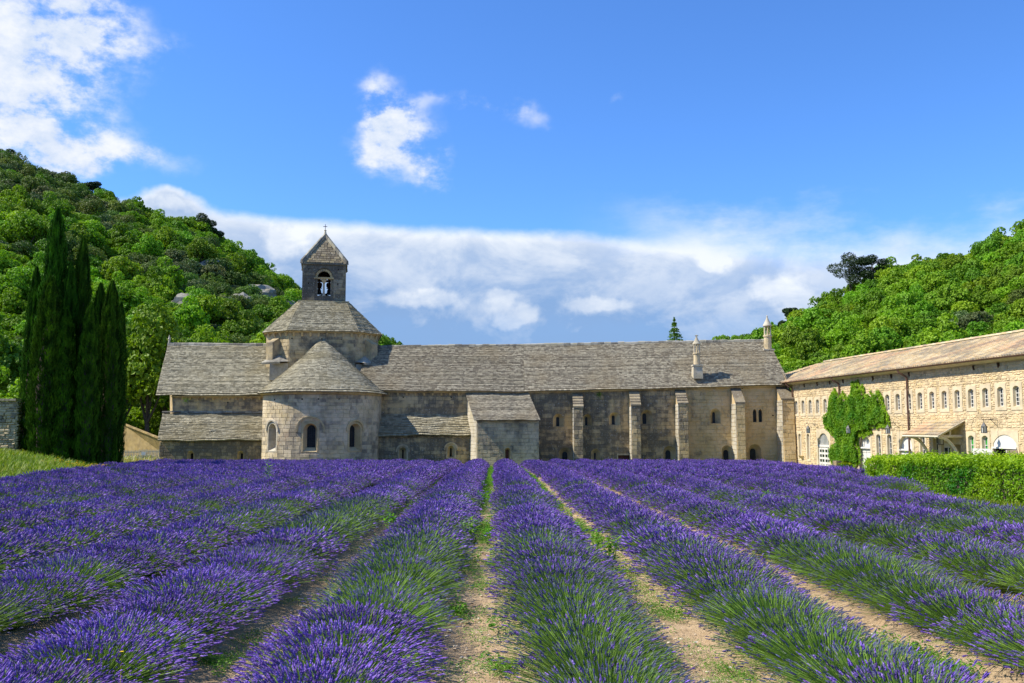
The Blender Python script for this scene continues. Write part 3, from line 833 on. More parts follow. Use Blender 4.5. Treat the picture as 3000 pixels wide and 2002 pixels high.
# left gable wall, closing the roof
xa = XL + 0.05
obj('gable_wall', [(xa, YB - .3, GB), (xa, YL + 2.4, GB), (xa, YL + 2.4, ze_u), (D.x + 0.12, YR, D.z - 0.12), (xa, YB - .3, ze_u)], [(0, 1, 2, 3, 4)], M['wall_left'], church, attrs={'var': [.5] * 5})
obj('gable_wall', [(XL, YL + 2.4, GB), (XL, YL, GB), (XL, YL, ze_l), (XL, YL + 2.4, zt_l)], [(0, 1, 2, 3)], M['wall_left'], church, attrs={'var': [.5] * 4})
obj('rear_wall', [(xa, YB - .3, GB), (XR + 8, YB - .3, GB), (XR + 8, YB - .3, ze_u), (xa, YB - .3, ze_u)], [(0, 1, 2, 3)], M['wall'], church, attrs={'var': [.5] * 4})

ROT0 = set(bpy.data.objects.keys())
# drum: a square with its corners cut
H = 4.52; c = 1.9; yd = 74.0; zd0 = 4.0; zd1 = P(946, 971, yd).z
px_ = XCD
ring = [(-H + c, 0), (H - c, 0), (H, c), (H, 2 * H - c), (H - c, 2 * H), (-H + c, 2 * H), (-H, 2 * H - c), (-H, c)]
ring = [(px_ + x, yd + y) for x, y in ring]
for i in range(8):
    a, b_ = ring[i], ring[(i + 1) % 8]
    mp = flat_map(a[0], a[1], b_[0], b_[1])
    vis = i in (0, 1, 2, 7, 6)
    wall(church, mp, 0, mp.L, zd0, zd1, [], 'drum', name='drum_wall')
    if vis:
        masonry(church, mp, 0.02, mp.L - 0.02, 6.2, zd1 - 0.42, [], 'drum', ch=(0.28, 0.36), bw=(0.4, 0.8), o=(0.003, 0.012))
        cornice(church, mp, -0.05, mp.L + 0.05, zd1 - 0.12, zd1, 0.22)
        k = max(2, int(mp.L / 0.62)); corbels(church, mp, [mp.L * (j + 0.5) / k for j in range(k)], zd1 - 0.12, 0.16, 0.34, 0.2)
        if i == 0: holes(church, mp, [(0.2, zd1 - 0.62), (2.55, zd1 - 0.62), (4.1, zd1 - 0.62)], 0.05)
# niche-like pilasters and base ledges on the two front corners
for (i, s0) in ((7, 1), (1, -1)):
    a, b_ = ring[i], ring[(i + 1) % 8]; mp = flat_map(a[0], a[1], b_[0], b_[1])
    um = mp.L * (0.45 if s0 > 0 else 0.55); zb = P(700, 1064, 75).z; zt = P(700, 1008, 75).z
    mb = MB(); w_ = 0.36
    mb.hexa([mp(um - w_, zb, 0.0), mp(um + w_, zb, 0.0), mp(um + w_, zb, 0.72), mp(um - w_, zb, 0.72), mp(um - w_, zt + 0.42, 0.0), mp(um + w_, zt + 0.42, 0.0), mp(um + w_, zt, 0.72), mp(um - w_, zt, 0.72)])
    mb.build('buttress', M['drum'], church)
    # sloping squinch shoulder and its plinth
    u0, u1 = (0.55, mp.L + 0.05) if s0 > 0 else (-0.05, mp.L - 0.55)
    mb = MB(); mb.add([mp(u0, zb - 0.05, 1.0), mp(u1, zb - 0.05, 1.0), mp(um + 0.35, zb + 0.62, 0.02), mp(um - 0.35, zb + 0.62, 0.02), mp(u0, zb + 0.02, 0.02), mp(u1, zb + 0.02, 0.02), mp(u0, zb - 0.2, 0.95), mp(u1, zb - 0.2, 0.95)],
                      [(0, 1, 2, 3), (0, 3, 4), (1, 5, 2), (6, 7, 1, 0)])
    mb.build('squinch_cap', M['ridge'], church)
    sx = -1 if s0 > 0 else 1
    x0 = px_ + sx * (H - 0.42); x1 = px_ + sx * (H - c - 0.1)
    mb = MB(); mb.box(min(x0, x1), max(x0, x1), yd - 0.02 + 0.05, yd + c + 0.6, zb - 1.5, zb - 0.12)
    mb.build('drum_plinth', M['pale'], church)
# drum roof: eight slabbed slopes up to the tower's foot
TY = 76.7; th_ = 1.80; zt0 = P(946, 884, 76.5).z
tc_ = (XCD, yd + H); XC0 = XC; XC = XCD
q = th_ + 0.25; cc = 0.25
ringt = [(-q + cc, -q), (q - cc, -q), (q, -q + cc), (q, q - cc), (q - cc, q), (-q + cc, q), (-q, q - cc), (-q, -q + cc)]
ringt = [(tc_[0] + x, tc_[1] + y) for x, y in ringt]
for i in range(8):
    e = 0.34
    def ex(p_): v_ = Vector((p_[0] - tc_[0], p_[1] - tc_[1])); return (tc_[0] + v_.x * (1 + e / v_.length), tc_[1] + v_.y * (1 + e / v_.length))
    a, b_ = ex(ring[i]), ex(ring[(i + 1) % 8]); d_, c_ = ringt[i], ringt[(i + 1) % 8]
    slab_roof(church, quad_surf((a[0], a[1], zd1), (b_[0], b_[1], zd1), (c_[0], c_[1], zt0), (d_[0], d_[1], zt0)), 'slate', 0.145, (0.22, 0.5), 0.055, under='drum_roof', seed=20 + i, wob=0.015)

# bell tower
TX0, TX1 = XC - th_, XC + th_; TY0 = tc_[1] - th_; TY1 = tc_[1] + th_
zt1 = P(946, 772, TY0).z
ledge = MB(); ledge.box(TX0 - 0.3, TX1 + 0.3, TY0 - 0.3, TY1 + 0.3, zt0 - 0.16, zt0 + 0.06); ledge.build('tower_ledge', M['trim'], church)
def zpx(y): return P(946, y, TY0).z
op_b, op_l, op_t = zpx(640 + 740 / 3.264), zpx(640 + 578 / 3.264), zpx(640 + 506 / 3.264)
for side in (0, 1):
    if side == 0: mp = flat_map(TX0, TY0, TX1, TY0)
    else: mp = flat_map(TX1, TY1, TX0, TY1)
    ow = 1.06 if side == 0 else 1.3; uq = 1.80; rec = (1.78 - 0.72, 1.78 + 0.72, zt0 + 0.2, op_t + 0.16)
    hole = arch(uq, op_b, ow, op_t - op_b, 12)
    r_ = (uq - ow / 2 - 0.25, uq + ow / 2 + 0.25, zt0 + 0.06, op_t + 0.42)
    # recessed panel: outer arch in the wall face, opening in the panel
    outer = arch(uq, zt0 + 0.16, ow + 0.44, op_t + 0.26 - zt0 - 0.16, 12)
    V, Fc = plate(mp, r_, outer, 0.0); mb = MB().add(V, Fc)
    k = len(outer); V = [mp(u, v, 0.0) for u, v in outer] + [mp(u, v, -0.10) for u, v in outer]
    mb.add(V, [(i, k + i, k + (i + 1) % k, (i + 1) % k) for i in range(k)])
    polys = [[Vector((u, v, 0)) for u, v in outer], [Vector((u, v, 0)) for u, v in hole]]; pts = outer + hole
    mb.add([mp(u, v, -0.10) for u, v in pts], [tuple(f_) for f_ in tessellate_polygon(polys)])
    k = len(hole); V = [mp(u, v, -0.10) for u, v in hole] + [mp(u, v, -0.55) for u, v in hole]
    mb.add(V, [(i, k + i, k + (i + 1) % k, (i + 1) % k) for i in range(k)])
    fr = mb.build('belfry_opening', M['tower'], church)
    if side == 1:
        wall(church, mp, 0, mp.L, zt0 - 0.1, zt1, [r_], 'tower', name='tower_wall'); continue
    # tan voussoirs, lintel, little column
    vb = MB()
    for i in range(9):
        a0 = math.pi * i / 9 + 0.02; a1 = math.pi * (i + 1) / 9 - 0.02; vc_ = op_t - ow / 2
        V = []
        for oo in (-0.12, -0.075):
            for (rr, aa) in ((0.535, a0), (0.72, a0), (0.72, a1), (0.535, a1)): V.append(mp(1.78 + rr * math.cos(aa), vc_ + rr * math.sin(aa), oo))
        w1 = MB().hexa(V, rnd.random()); w1.build('voussoir', M['trim'], fr)
    lt = MB(); lt.hexa([mp(0.98, op_l - 0.02, -0.30), mp(2.58, op_l - 0.02, -0.30), mp(2.58, op_l - 0.02, 0.03), mp(0.98, op_l - 0.02, 0.03), mp(0.98, op_l + 0.12, -0.30), mp(2.58, op_l + 0.12, -0.30), mp(2.58, op_l + 0.12, 0.03), mp(0.98, op_l + 0.12, 0.03)])
    lt.build('lintel', M['trim'], fr)
    cp = mp(1.78, 0, -0.25)
    MB().lathe(cp[0], cp[1], [(0.16, op_b), (0.16, op_b + 0.08), (0.11, op_b + 0.15), (0.085, op_b + 0.3), (0.075, op_l - 0.42), (0.10, op_l - 0.36), (0.22, op_l - 0.12), (0.22, op_l - 0.03)], 10).build('colonnette', M['pale'], fr)
    wall(church, mp, 0, mp.L, zt0 - 0.1, zt1, [r_], 'tower', name='tower_wall')
    if side == 0:
        masonry(church, mp, 0.02, mp.L - 0.02, zt0 + 0.1, zt1 - 0.05, [r_], 'tower', ch=(0.26, 0.34), bw=(0.35, 0.6), o=(0.002, 0.010))
        holes(church, mp, [(0.52, zpx(790)), (2.95, zpx(790)), (0.52, zpx(832)), (2.93, zpx(832))], 0.05)
for (x, ya, yb) in ((TX0, TY1, TY0), (TX1, TY0, TY1)):
    mp = flat_map(x, ya, x, yb); wall(church, mp, 0, mp.L, zt0 - 0.1, zt1, [], 'tower', name='tower_wall')
    V = [mp(0.5, zt0, -0.5), mp(mp.L - 0.5, zt0, -0.5), mp(mp.L - 0.5, zt1, -0.5), mp(0.5, zt1, -0.5)]; obj('inner_wall', V, [(3, 2, 1, 0)], M['void'], church)
# stone pyramid with raised hips
TYC = (TY0 + TY1) / 2; za = P(946, 690, TYC - 0.3).z; oh = 0.10
cr_ = [(TX0 - oh, TY0 - oh), (TX1 + oh, TY0 - oh), (TX1 + oh, TY1 + oh), (TX0 - oh, TY1 + oh)]
for i in range(4):
    a, b_ = cr_[i], cr_[(i + 1) % 4]
    A_, B_, T_ = Vector((a[0], a[1], zt1)), Vector((b_[0], b_[1], zt1)), Vector((XC, TYC, za))
    n_ = (B_ - A_).cross(T_ - A_).normalized(); ex = (B_ - A_).normalized(); W_ = (B_ - A_).length; uyv = ((A_ + B_) / 2 - T_); sl = uyv.length; ey = -uyv / sl
    if n_.z < 0: n_ = -n_
    obj('pyramid_roof', [A_, B_, T_], [(0, 1, 2)], M['gable'], church, attrs={'var': [.5] * 3})
    def mpp(u, v, o=0.0, A_=A_, ex=ex, ey=ey, n_=n_): return tuple(A_ + ex * u + ey * v + n_ * o)
    masonry(church, mpp, 0.16, W_ - 0.16, 0.03, sl * 0.93, [], 'gable', ch=(0.22, 0.34), bw=(0.25, 0.5), o=(0.012, 0.04), top=lambda u, W_=W_, sl=sl: sl * (1 - (abs(u - W_ / 2) + 0.28) / (W_ / 2)) + 0.1)
    d_ = (A_ - T_); s1 = d_.cross(Vector((0, 0, 1))).normalized() * 0.15; u1 = Vector((0, 0, 0.24))
    mb = MB()
    for k_ in range(6):
        p0 = T_.lerp(A_, k_ / 6 + 0.004); p1 = T_.lerp(A_, (k_ + 1) / 6)
        if k_ == 0: p0 = T_.lerp(A_, 0.03)
        MB().hexa([p0 - s1 - u1 * .3, p0 + s1 - u1 * .3, p1 + s1 - u1 * .3, p1 - s1 - u1 * .3, p0 - s1 * .7 + u1, p0 + s1 * .7 + u1, p1 + s1 * .7 + u1, p1 - s1 * .7 + u1], rnd.random()).build('hip_stone', M['ridge'], church)
MB().box(TX0 - 0.12, TX1 + 0.12, TY0 - 0.12, TY1 + 0.12, zt1 - 0.14, zt1 - 0.002).build('tower_cornice', M['tower'], church)
MB().box(TX0 + 0.05, TX1 - 0.05, TY0 + 0.56, TY1 - 0.56, zt1 - 0.30, zt1 - 0.16).build('belfry_ceiling', M['void'], church)
MB().box(TX0 + 0.05, TX1 - 0.05, TY0 + 0.2, TY1 - 0.2, zt0, zt0 + 0.10).build('belfry_floor', M['tower'], church)
za += 0.12
MB().lathe(XC, TYC, [(0.24, za - 0.38), (0.17, za - 0.2), (0.15, za - 0.05), (0.07, za + 0.32), (0.11, za + 0.34), (0.11, za + 0.38), (0.03, za + 0.4)], 8).build('finial', M['pale'], church)
cz = za + 0.38
MB().box(XC - 0.022, XC + 0.022, TYC - 0.02, TYC + 0.02, cz, cz + 0.52).box(XC - 0.17, XC - 0.024, TYC - 0.02, TYC + 0.02, cz + 0.29, cz + 0.335).box(XC + 0.024, XC + 0.17, TYC - 0.02, TYC + 0.02, cz + 0.29, cz + 0.335).build('cross', M['iron'], church)
# belfry timbers
tb = MB(); yb = (TY0 + TY1) / 2
tb.box(TX0 + 0.5, TX1 - 0.5, yb - 0.1, yb + 0.1, op_l - 0.02, op_l + 0.16)
tb.tube([(XC - 0.5, yb, op_l + 0.1), (XC, yb, op_t - 0.12)], 0.06); tb.tube([(XC + 0.5, yb, op_l + 0.1), (XC, yb, op_t - 0.12)], 0.06)
tb.tube([(XC, yb, op_l + 0.1), (XC, yb, op_t)], 0.05)
tb.tube([(XC - 0.56, yb + 0.25, op_b + 0.55), (XC + 0.56, yb + 0.25, op_b + 0.2)], 0.06); tb.tube([(XC + 0.56, yb + 0.3, op_b + 0.55), (XC - 0.56, yb + 0.3, op_b + 0.2)], 0.06)
tb.build('bell_frame', M['wood'], church)
ROTATED = set(bpy.data.objects.keys()) - ROT0
AXR = Matrix.Translation((XCD, 74.0, 0)) @ Matrix.Rotation(rad(11.2), 4, 'Z') @ Matrix.Translation((-XCD, -74.0, 0))
bell_group = 'bells in the tower opening'
for sx, lab in ((-1, 'dark bell hanging left of the little column in the tower'), (1, 'dark bell hanging right of the little column in the tower')):
    bx = XC + sx * 0.42; b0 = op_b + 0.35
    e = empty('bell', lab, 'bell', bell_group, AXR @ Vector((bx, yb, b0)), rad(11.2))
    MB().lathe(0, 0, [(0.27, 0), (0.25, 0.05), (0.19, 0.18), (0.16, 0.38), (0.12, 0.46), (0.03, 0.5)], 14).build('bell_body', M['bronze'], e, smooth=True)
    MB().tube([(0, 0, -0.06), (0, 0, 0.4)], 0.03).build('clapper', M['iron'], e)
    yk = MB(); yk.lathe(0, 0, [(0.10, 0.48), (0.13, 0.55), (0.24, 0.68), (0.26, 0.85), (0.2, 1.0), (0.06, 1.05)], 8); yk.box(-0.22, 0.22, -0.05, 0.05, 0.5, 0.58); yk.build('headstock', M['wood'], e)
# ================================================================== long dormitory range to the right, with the low recess and the annex
rng_b = empty('dormitory_range', 'long grey stone monastery range with buttresses and stone slab roof right of the apse', 'monastery building', loc=(3, 72, -0.9))
NY0, NY1 = 71.9, 70.9                                     # the facade turns a little towards the camera
XC = XC0; XN0 = XC + 3.0; XN1 = 21.15
fac = flat_map(XN0, NY0, XN1, NY1)
def fu(px, py=1200):
    """run along the facade under pixel column px"""
    Y = NY0
    for _ in range(4):
        X = P(px, py, Y).x; u = (X - XN0) / fac.d.x; Y = NY0 + fac.d.y * u
    return u, Y
def fz(px, py): u, Y = fu(px, py); return P(px, py, Y).z
def fe(u):      # eave height along the facade
    L = fac.L; return float(np.interp(u, [0, 12.5, L], [P(1122, 1145, 72.3).z, P(1560, 1147, 71.3).z, P(2288, 1127, 69.9).z]))
rects = []
K = 3.092
def z4(x, y): return 1560 + x / K, 960 + y / K
ups = [(235, 780, 900, 98, 28, -6, 'round'), (497, 785, 892, 80, 22, -8, 'round'), (742, 768, 885, 98, 28, -7, 'round'), (1036, 745, 877, 110, 34, -18, 'round'), (1657, 733, 870, 92, 26, -8, 'round')]
for cx, yt, yb_, w_, wi, dx, kd in ups:
    px, pt = z4(cx, yt); _, pb = z4(cx, yb_); u, Y = fu(px, (pt + pb) / 2); s = Y / F / K
    vt, vb = fz(px, pt), fz(px, pb)
    rects.append(window(rng_b, fac, u, vb, w_ * s, vt - vb, wi * s, (vt - vb) * 0.72, vb + 0.04, depth=0.38, duc=dx * s, mg=(0.06, 0.06, 0.05), mat='wall', rmat='trim'))
for cx in (2013, 2064):
    px, pt = z4(cx, 738); _, pb = z4(cx, 858); u, Y = fu(px, (pt + pb) / 2); s = Y / F / K; vt, vb = fz(px, pt), fz(px, pb)
    rects.append(window(rng_b, fac, u, vb, 34 * s, vt - vb, 30 * s, (vt - vb) * 0.95, vb + 0.01, depth=0.16, mg=(0.05, 0.05, 0.05), mat='wall', rmat='trim', kind='pointed'))
lows = [(300, 1085, 122, 46, 1120, -6, (1, 3)), (573, 1097, 82, 16, 1130, -5, (0, 0)), (1243, 1072, 118, 46, 1108, -10, (2, 3)), (1760, 1066, 92, 46, 1104, 0, (2, 3)), (2015, 1056, 116, 52, 1092, -10, (3, 2))]
for cx, yt, w_, wi, yi, dx, br in lows:
    px, pt = z4(cx, yt); u, Y = fu(px, pt + 20); s = Y / F / K; vt = fz(px, pt); vb = vt - 1.62 if wi < 40 else vt - 1.75
    vti = fz(*z4(cx, yi)); 
    rects.append(window(rng_b, fac, u, vb, w_ * s, vt - vb, wi * s, vti - vb - 0.25, vb + 0.2, depth=0.4, duc=dx * s, mg=(0.05, 0.06, 0.05), mat='wall', rmat='trim', bars=(br[0], br[1], 0.014) if br[0] else None))
px, pt = z4(828, 1157); u, Y = fu(px, pt); vt = fz(px, pt)
rects.append(window(rng_b, fac, u, -0.95, 0.88, vt + 0.95, depth=0.22, mg=(0.10, 0.12, 0.02), mat='annex', pane='reddoor', kind='rect', name='door', label='low red brown door at ground level'))
ntop = lambda u: fe(u)
wall(rng_b, fac, 0, fac.L, GB, 5.0, rects, 'wall', step=1.5, top=lambda u: fe(u), name='front_wall')
masonry(rng_b, fac, 13.2, fac.L, -0.95, 5.3, rects, 'wall', n_single=300, ch=(0.24, 0.33), bw=(0.35, 0.8), gap=0.014, o=(0.002, 0.016), top=lambda u: fe(u) - 0.15)
masonry(rng_b, fac, 0.02, 9.4, P(1200, 1195, 72).z, 4.9, [], 'wall_left', ch=(0.25, 0.33), bw=(0.35, 0.7), o=(0.002, 0.014), top=lambda u: fe(u) - 0.3)
# cornice follows the eave in short lengths
for i in range(24):
    u0 = fac.L * i / 24; u1 = fac.L * (i + 1) / 24
    MB().hexa([fac(u0, fe(u0) - 0.16, 0), fac(u1, fe(u1) - 0.16, 0), fac(u1, fe(u1) - 0.14, 0.14), fac(u0, fe(u0) - 0.14, 0.14), fac(u0, fe(u0) + 0.0, 0), fac(u1, fe(u1) + 0.0, 0), fac(u1, fe(u1) + 0.0, 0.2), fac(u0, fe(u0) + 0.0, 0.2)], rnd.random()).build('cornice', M['trim'], rng_b)
corbels(rng_b, fac, [0.6 + 0.68 * i for i in range(12)], fe(3) - 0.17, 0.15, 0.2, 0.18)
holes(rng_b, fac, [(fu(*z4(x, y))[0], fz(*z4(x, y))) for x, y in ((1900, 550), (665, 695), (862, 690), (492, 708), (618, 885), (2178, 797), (1272, 862), (15, 875), (658, 700))], 0.05)
holes(rng_b, fac, [(fu(1080 + x / 3.563, 960 + 728 / 3.563)[0], fz(1080 + x / 3.563, 960 + 728 / 3.563)) for x in (135, 362, 862)], 0.05)
# roof in two bays, the eave lifting to the right
def rl(u, t):
    z0 = fe(u) + 0.02; 
    yr = float(np.interp(u, [0, fac.L], [76.8, 74.4])); a = fac(u, z0, 0.36)
    pxs = np.interp(u, [0, fac.L], [1118, 2300]); zr = P(pxs, float(np.interp(pxs, [1118, 1560, 2262], [1017, 1012, 998])), yr).z
    return Vector((a[0] + (0.0 if t == 0 else 0.0), a[1] if t == 0 else yr, z0 if t == 0 else zr))
us = [0.0 - 0.6, 12.5, fac.L + 0.15]
ur = [0.0 - 0.6, 12.5, fac.L - 0.35]
for i in range(2):
    slab_roof(rng_b, quad_surf(rl(us[i], 0), rl(us[i + 1], 0), rl(ur[i + 1], 1), rl(ur[i], 1)), 'slate_brown', 0.135, (0.18, 0.45), 0.05, under='roof', seed=40 + i, wob=0.04, n_single=300 * i)
    ridge(rng_b, rl(ur[i], 1), rl(ur[i + 1], 1), 0.15)
a = rl(ur[0], 1); b_ = rl(ur[2], 1)
obj('rear_roof', [a, b_, (21.0, 79.5, 5.0), (XN0, 81.5, 4.9)], [(0, 1, 2, 3)], M['slate_brown'], rng_b, attrs={'var': [.4] * 4})
obj('gable_wall', [(21.1, 70.35, GB), (21.1, 79.4, GB), (21.1, 79.4, 5.0), (b_.x, b_.y, b_.z - 0.05), (21.1, 70.35, fe(fac.L))], [(0, 1, 2, 3, 4)], M['wall'], rng_b, attrs={'var': [.5] * 5})
obj('rear_wall', [(XN0, 81, GB), (21.1, 79.4, GB), (21.1, 79.4, 5.0), (XN0, 81, 4.9)], [(0, 1, 2, 3)], M['wall'], rng_b, attrs={'var': [.5] * 4})

# low recess between apse and annex
RX0, RX1 = XC + 4.0, -3.0; YW = 70.6
lowr = flat_map(RX0, YW, RX1, YW); rects = []
for cx, w_, lab in ((365, 84, 0), (865, 76, 0)):
    px = 1080 + cx / 3.563; X = (px - 1500) / F * YW; vt = P(px, 960 + (1250 if cx < 500 else 1232) / 3.563, YW).z; vb = P(px, 960 + (1378 if cx < 500 else 1358) / 3.563, YW).z
    rects.append(window(rng_b, lowr, X - RX0, vb, w_ * YW / F / 3.563, vt - vb, 0.12, (vt - vb) * 0.72, vb + 0.06, depth=0.35, mg=(0.09, 0.11, 0.06), mat='annex', rmat='trim', pane='void', hood=0.42, duc=-0.04))
zr0 = P(1250, 1277, YW - .3).z; zr1 = P(1250, 1192, 72.4).z
wall(rng_b, lowr, 0, lowr.L, GB, zr0, rects, 'wall', name='lower_wall')
masonry(rng_b, lowr, 0.0, lowr.L, -1.0, zr0 - 0.05, rects, 'wall', ch=(0.24, 0.34), bw=(0.35, 0.8), o=(0.003, 0.018))
slab_roof(rng_b, quad_surf((RX0, YW - .35, zr0), (RX1, YW - .35, zr0 + 0.06), (RX1 - 0.1, 72.3, zr1 + 0.06), (RX0, 72.6, zr1)), 'slate', 0.17, (0.25, 0.6), 0.075, under='lean_to_roof', seed=50, wob=0.06)

# annex: pent roof running up to the eave, sunlight on its left side put into a paler stone
AX0, AX1 = P(1397, 1300, 68.4).x, P(1579, 1300, 68.4).x; AY = 68.4
an = flat_map(AX0, AY, AX1, AY); rects = []
px = 1080 + 1452 / 3.563; X = (px - 1500) / F * AY; vt = P(px, 960 + 1255 / 3.563, AY).z; vb = P(px, 960 + 1396 / 3.563, AY).z
rects.append(window(rng_b, an, X - AX0, vb, 0.44, vt - vb, 0.22, (vt - vb) * 0.8, vb + 0.06, depth=0.3, mg=(0.07, 0.08, 0.06), mat='annex', rmat='trim', pane='reddoor', duc=-0.04))
ze = P(1485, 1231, AY - .2).z; zr = P(1450, 1143, 71.9).z
wall(rng_b, an, 0, an.L, GB, ze, rects, 'annex', name='annex_wall')
masonry(rng_b, an, 0.01, an.L - 0.01, -1.0, ze - 0.06, rects, 'annex', ch=(0.22, 0.32), bw=(0.3, 0.65), o=(0.003, 0.020))
bx0 = AX0 - 1.0; bx1 = AX1 - 0.9
sd_ = flat_map(bx0, 72.1, AX0, AY)
ztop = lambda u: zr + (ze - zr) * u / sd_.L - 0.05
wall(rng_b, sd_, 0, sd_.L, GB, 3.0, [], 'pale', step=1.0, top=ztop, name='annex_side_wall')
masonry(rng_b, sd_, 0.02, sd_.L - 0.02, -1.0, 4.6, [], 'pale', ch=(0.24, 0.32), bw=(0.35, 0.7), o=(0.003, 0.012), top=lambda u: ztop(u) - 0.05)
wall(rng_b, flat_map(AX1, AY, bx1, 72.1), 0, 3.8, GB, 3.0, [], 'annex', step=1.0, top=lambda u: zr + (ze - zr) * (1 - u / 3.8) - 0.05, name='annex_side_wall')
slab_roof(rng_b, quad_surf((AX0 - 0.2, AY - 0.28, ze), (AX1 + 0.1, AY - 0.28, ze + 0.02), (bx1 + 0.1, 71.85, zr), (bx0 - 0.12, 71.95, zr)), 'slate_brown', 0.115, (0.18, 0.4), 0.035, under='annex_roof', seed=60, wob=0.03)

# buttresses: battered fronts, slab tops, left flanks paler, sunlight put into their colour
def buttress(pxl, pxr, ytop_back, ytop_front, dep, flare=0.12, stepped=True, wide_low=False):
    u0, Y = fu(pxl, 1280); u1, _ = fu(pxr, 1280); 
    w_ = u1 - u0; zt = P(pxr, ytop_front, Y - dep).z; zb = P(pxl, ytop_back, Y).z
    e = MB()
    V = [fac(u0, GB, 0), fac(u0 + w_, GB, 0), fac(u0 + w_, GB, dep + flare), fac(u0, GB, dep + flare), fac(u0, zb, 0), fac(u0 + w_, zb, 0), fac(u0 + w_, zt, dep), fac(u0, zt, dep)]
    e.hexa(V); root = e.build('buttress', M['wall'], rng_b)
    # ashlar on flank and front
    def mpf(u, v, o=0.0):
        k = (zt - v) / (zt - GB); return fac(u0 + u, v, dep + flare * k + o)
    masonry(root, mpf, 0.01, w_ - 0.01, -0.95, zt - 0.02, [], 'wall', ch=(0.26, 0.36), bw=(0.3, w_), o=(0.006, 0.022))
    def mps(u, v, o=0.0):
        return fac(u0 - o, v, u)
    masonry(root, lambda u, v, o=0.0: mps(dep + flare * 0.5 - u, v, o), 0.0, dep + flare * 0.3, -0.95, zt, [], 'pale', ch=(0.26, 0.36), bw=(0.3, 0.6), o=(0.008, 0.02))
    n = 5 if stepped else 1
    for i in range(n):
        t0, t1 = i / n, (i + 1) / n
        da, db = dep * (1 - t0) + 0.06 - 0.0, dep * (1 - t1)
        za_, zb_ = zt + (zb - zt) * t0, zt + (zb - zt) * t1
        MB().hexa([fac(u0 - 0.04, za_ - 0.02, da), fac(u0 + w_ + 0.04, za_ - 0.02, da), fac(u0 + w_ + 0.04, zb_ - 0.02, db), fac(u0 - 0.04, zb_ - 0.02, db),
                   fac(u0 - 0.04, za_ + 0.10, da), fac(u0 + w_ + 0.04, za_ + 0.10, da), fac(u0 + w_ + 0.04, zb_ + 0.06, db), fac(u0 - 0.04, zb_ + 0.06, db)], rnd.random()).build('cap_slab', M['gable'], root)
for a_ in ((1679, 1706, 1155, 1194, 1.5), (1845, 1872, 1147, 1189, 1.4), (1980, 2008, 1145, 1184, 1.5), (2144, 2170, 1138, 1182, 1.7)): buttress(*a_, stepped=a_[0] != 2144)
u0, Y = fu(2277, 1280)
buttress(2277, 2312, 1134, 1172, 1.6, 0.35, stepped=False)

# chimneys: square foot, round shaft, open lantern, pointed cap
def chimney(x, y, z, s=1.0, cross=True, label=None):
    e = empty_part('chimney', rng_b, (x, y, z), label)
    mb = MB(); mb.hexa([(-0.40 * s, -0.42, -0.55), (0.40 * s, -0.42, -0.55), (0.40 * s, 0.45, -0.3), (-0.40 * s, 0.45, -0.3), (-0.36 * s, -0.36, 0.42), (0.36 * s, -0.36, 0.42), (0.36 * s, 0.40, 0.42), (-0.36 * s, 0.40, 0.42)])
    mb.box(-0.42 * s, 0.42 * s, -0.42, 0.42, 0.424, 0.54); mb.build('chimney_foot', M['pale'], e)
    MB().lathe(0, 0, [(0.30 * s, 0.54), (0.285 * s, 0.7), (0.27 * s, 1.45 * s), (0.33 * s, 1.47 * s), (0.33 * s, 1.58 * s), (0.27 * s, 1.6 * s)], 14).build('shaft', M['annex'], e)
    for i in range(6):
        t = math.pi * 2 * i / 6 + 0.4
        MB().lathe(0.235 * s * math.cos(t), 0.235 * s * math.sin(t), [(0.05 * s, 1.6 * s), (0.045 * s, 2.28 * s)], 6).build('lantern_column', M['pale'] if i % 2 else M['trim'], e)
    MB().lathe(0, 0, [(0.34 * s, 2.28 * s), (0.34 * s, 2.35 * s), (0.22 * s, 2.55 * s), (0.11 * s, 2.78 * s), (0.05 * s, 2.95 * s), (0.05 * s, 3.05 * s), (0.02 * s, 3.12 * s)], 14).build('chimney_cap', M['pale'], e)
    if cross: MB().box(-0.14, 0.14, -0.04, 0.04, 2.98 * s, 3.05 * s).build('finial', M['pale'], e)
def empty_part(name, parent, loc, label=None):
    e = bpy.data.objects.new(name, None); COL.objects.link(e); e.parent = parent; e.location = loc; e.empty_display_size = 0.2
    if label: e['label'] = label
    return e
c1 = P(1560 + 1492 / K, 960 + 430 / K, 71.3); chimney(c1.x, c1.y, c1.z + 0.25, 0.93, True, 'chimney standing low on the roof slope')
c2 = P(2250, 1040, 73.9); chimney(c2.x, c2.y, c2.z - 0.1, 1.06, False, 'taller chimney at the right end of the ridge')

# ================================================================== long cream wing on the right
wing = empty('guest_wing', 'long cream rubble stone wing with clay tile roof and rows of small arched windows', 'monastery building', loc=(24, 55, -0.9))
WX = lambda Y: 21.15 + 0.122 * (70 - Y)
WYA, WYB = 69.6, 34.0
wf = flat_map(WX(WYA), WYA, WX(WYB), WYB)
wu = lambda Y: (WYA - Y) / (WYA - WYB) * wf.L
def z5(x, y): return 2240 + x / 2.8, 940 + y / 2.8
def wY(px): return 29.69 / ((px - 1500) / F + 0.122)
def wz(px, py): return P(px, py, wY(px)).z
rects = []; ze_w = 5.42
vt, vb = 3.97, 2.97
k = 0
Y = 69.05
while Y > WYB + 0.6:
    hidden = 57.2 < Y < 62.5
    rects.append(window(wing, wf, wu(Y), vb, 0.47, vt - vb, 0.40, vt - vb - 0.08, vb + 0.04, depth=0.15, mg=(0.20, 0.16, 0.16), mat='render', kind='segment', frame='white', bars=(1, 3, 0.016), barmat='white', proud=0.03))
    Y -= 1.175; k += 1
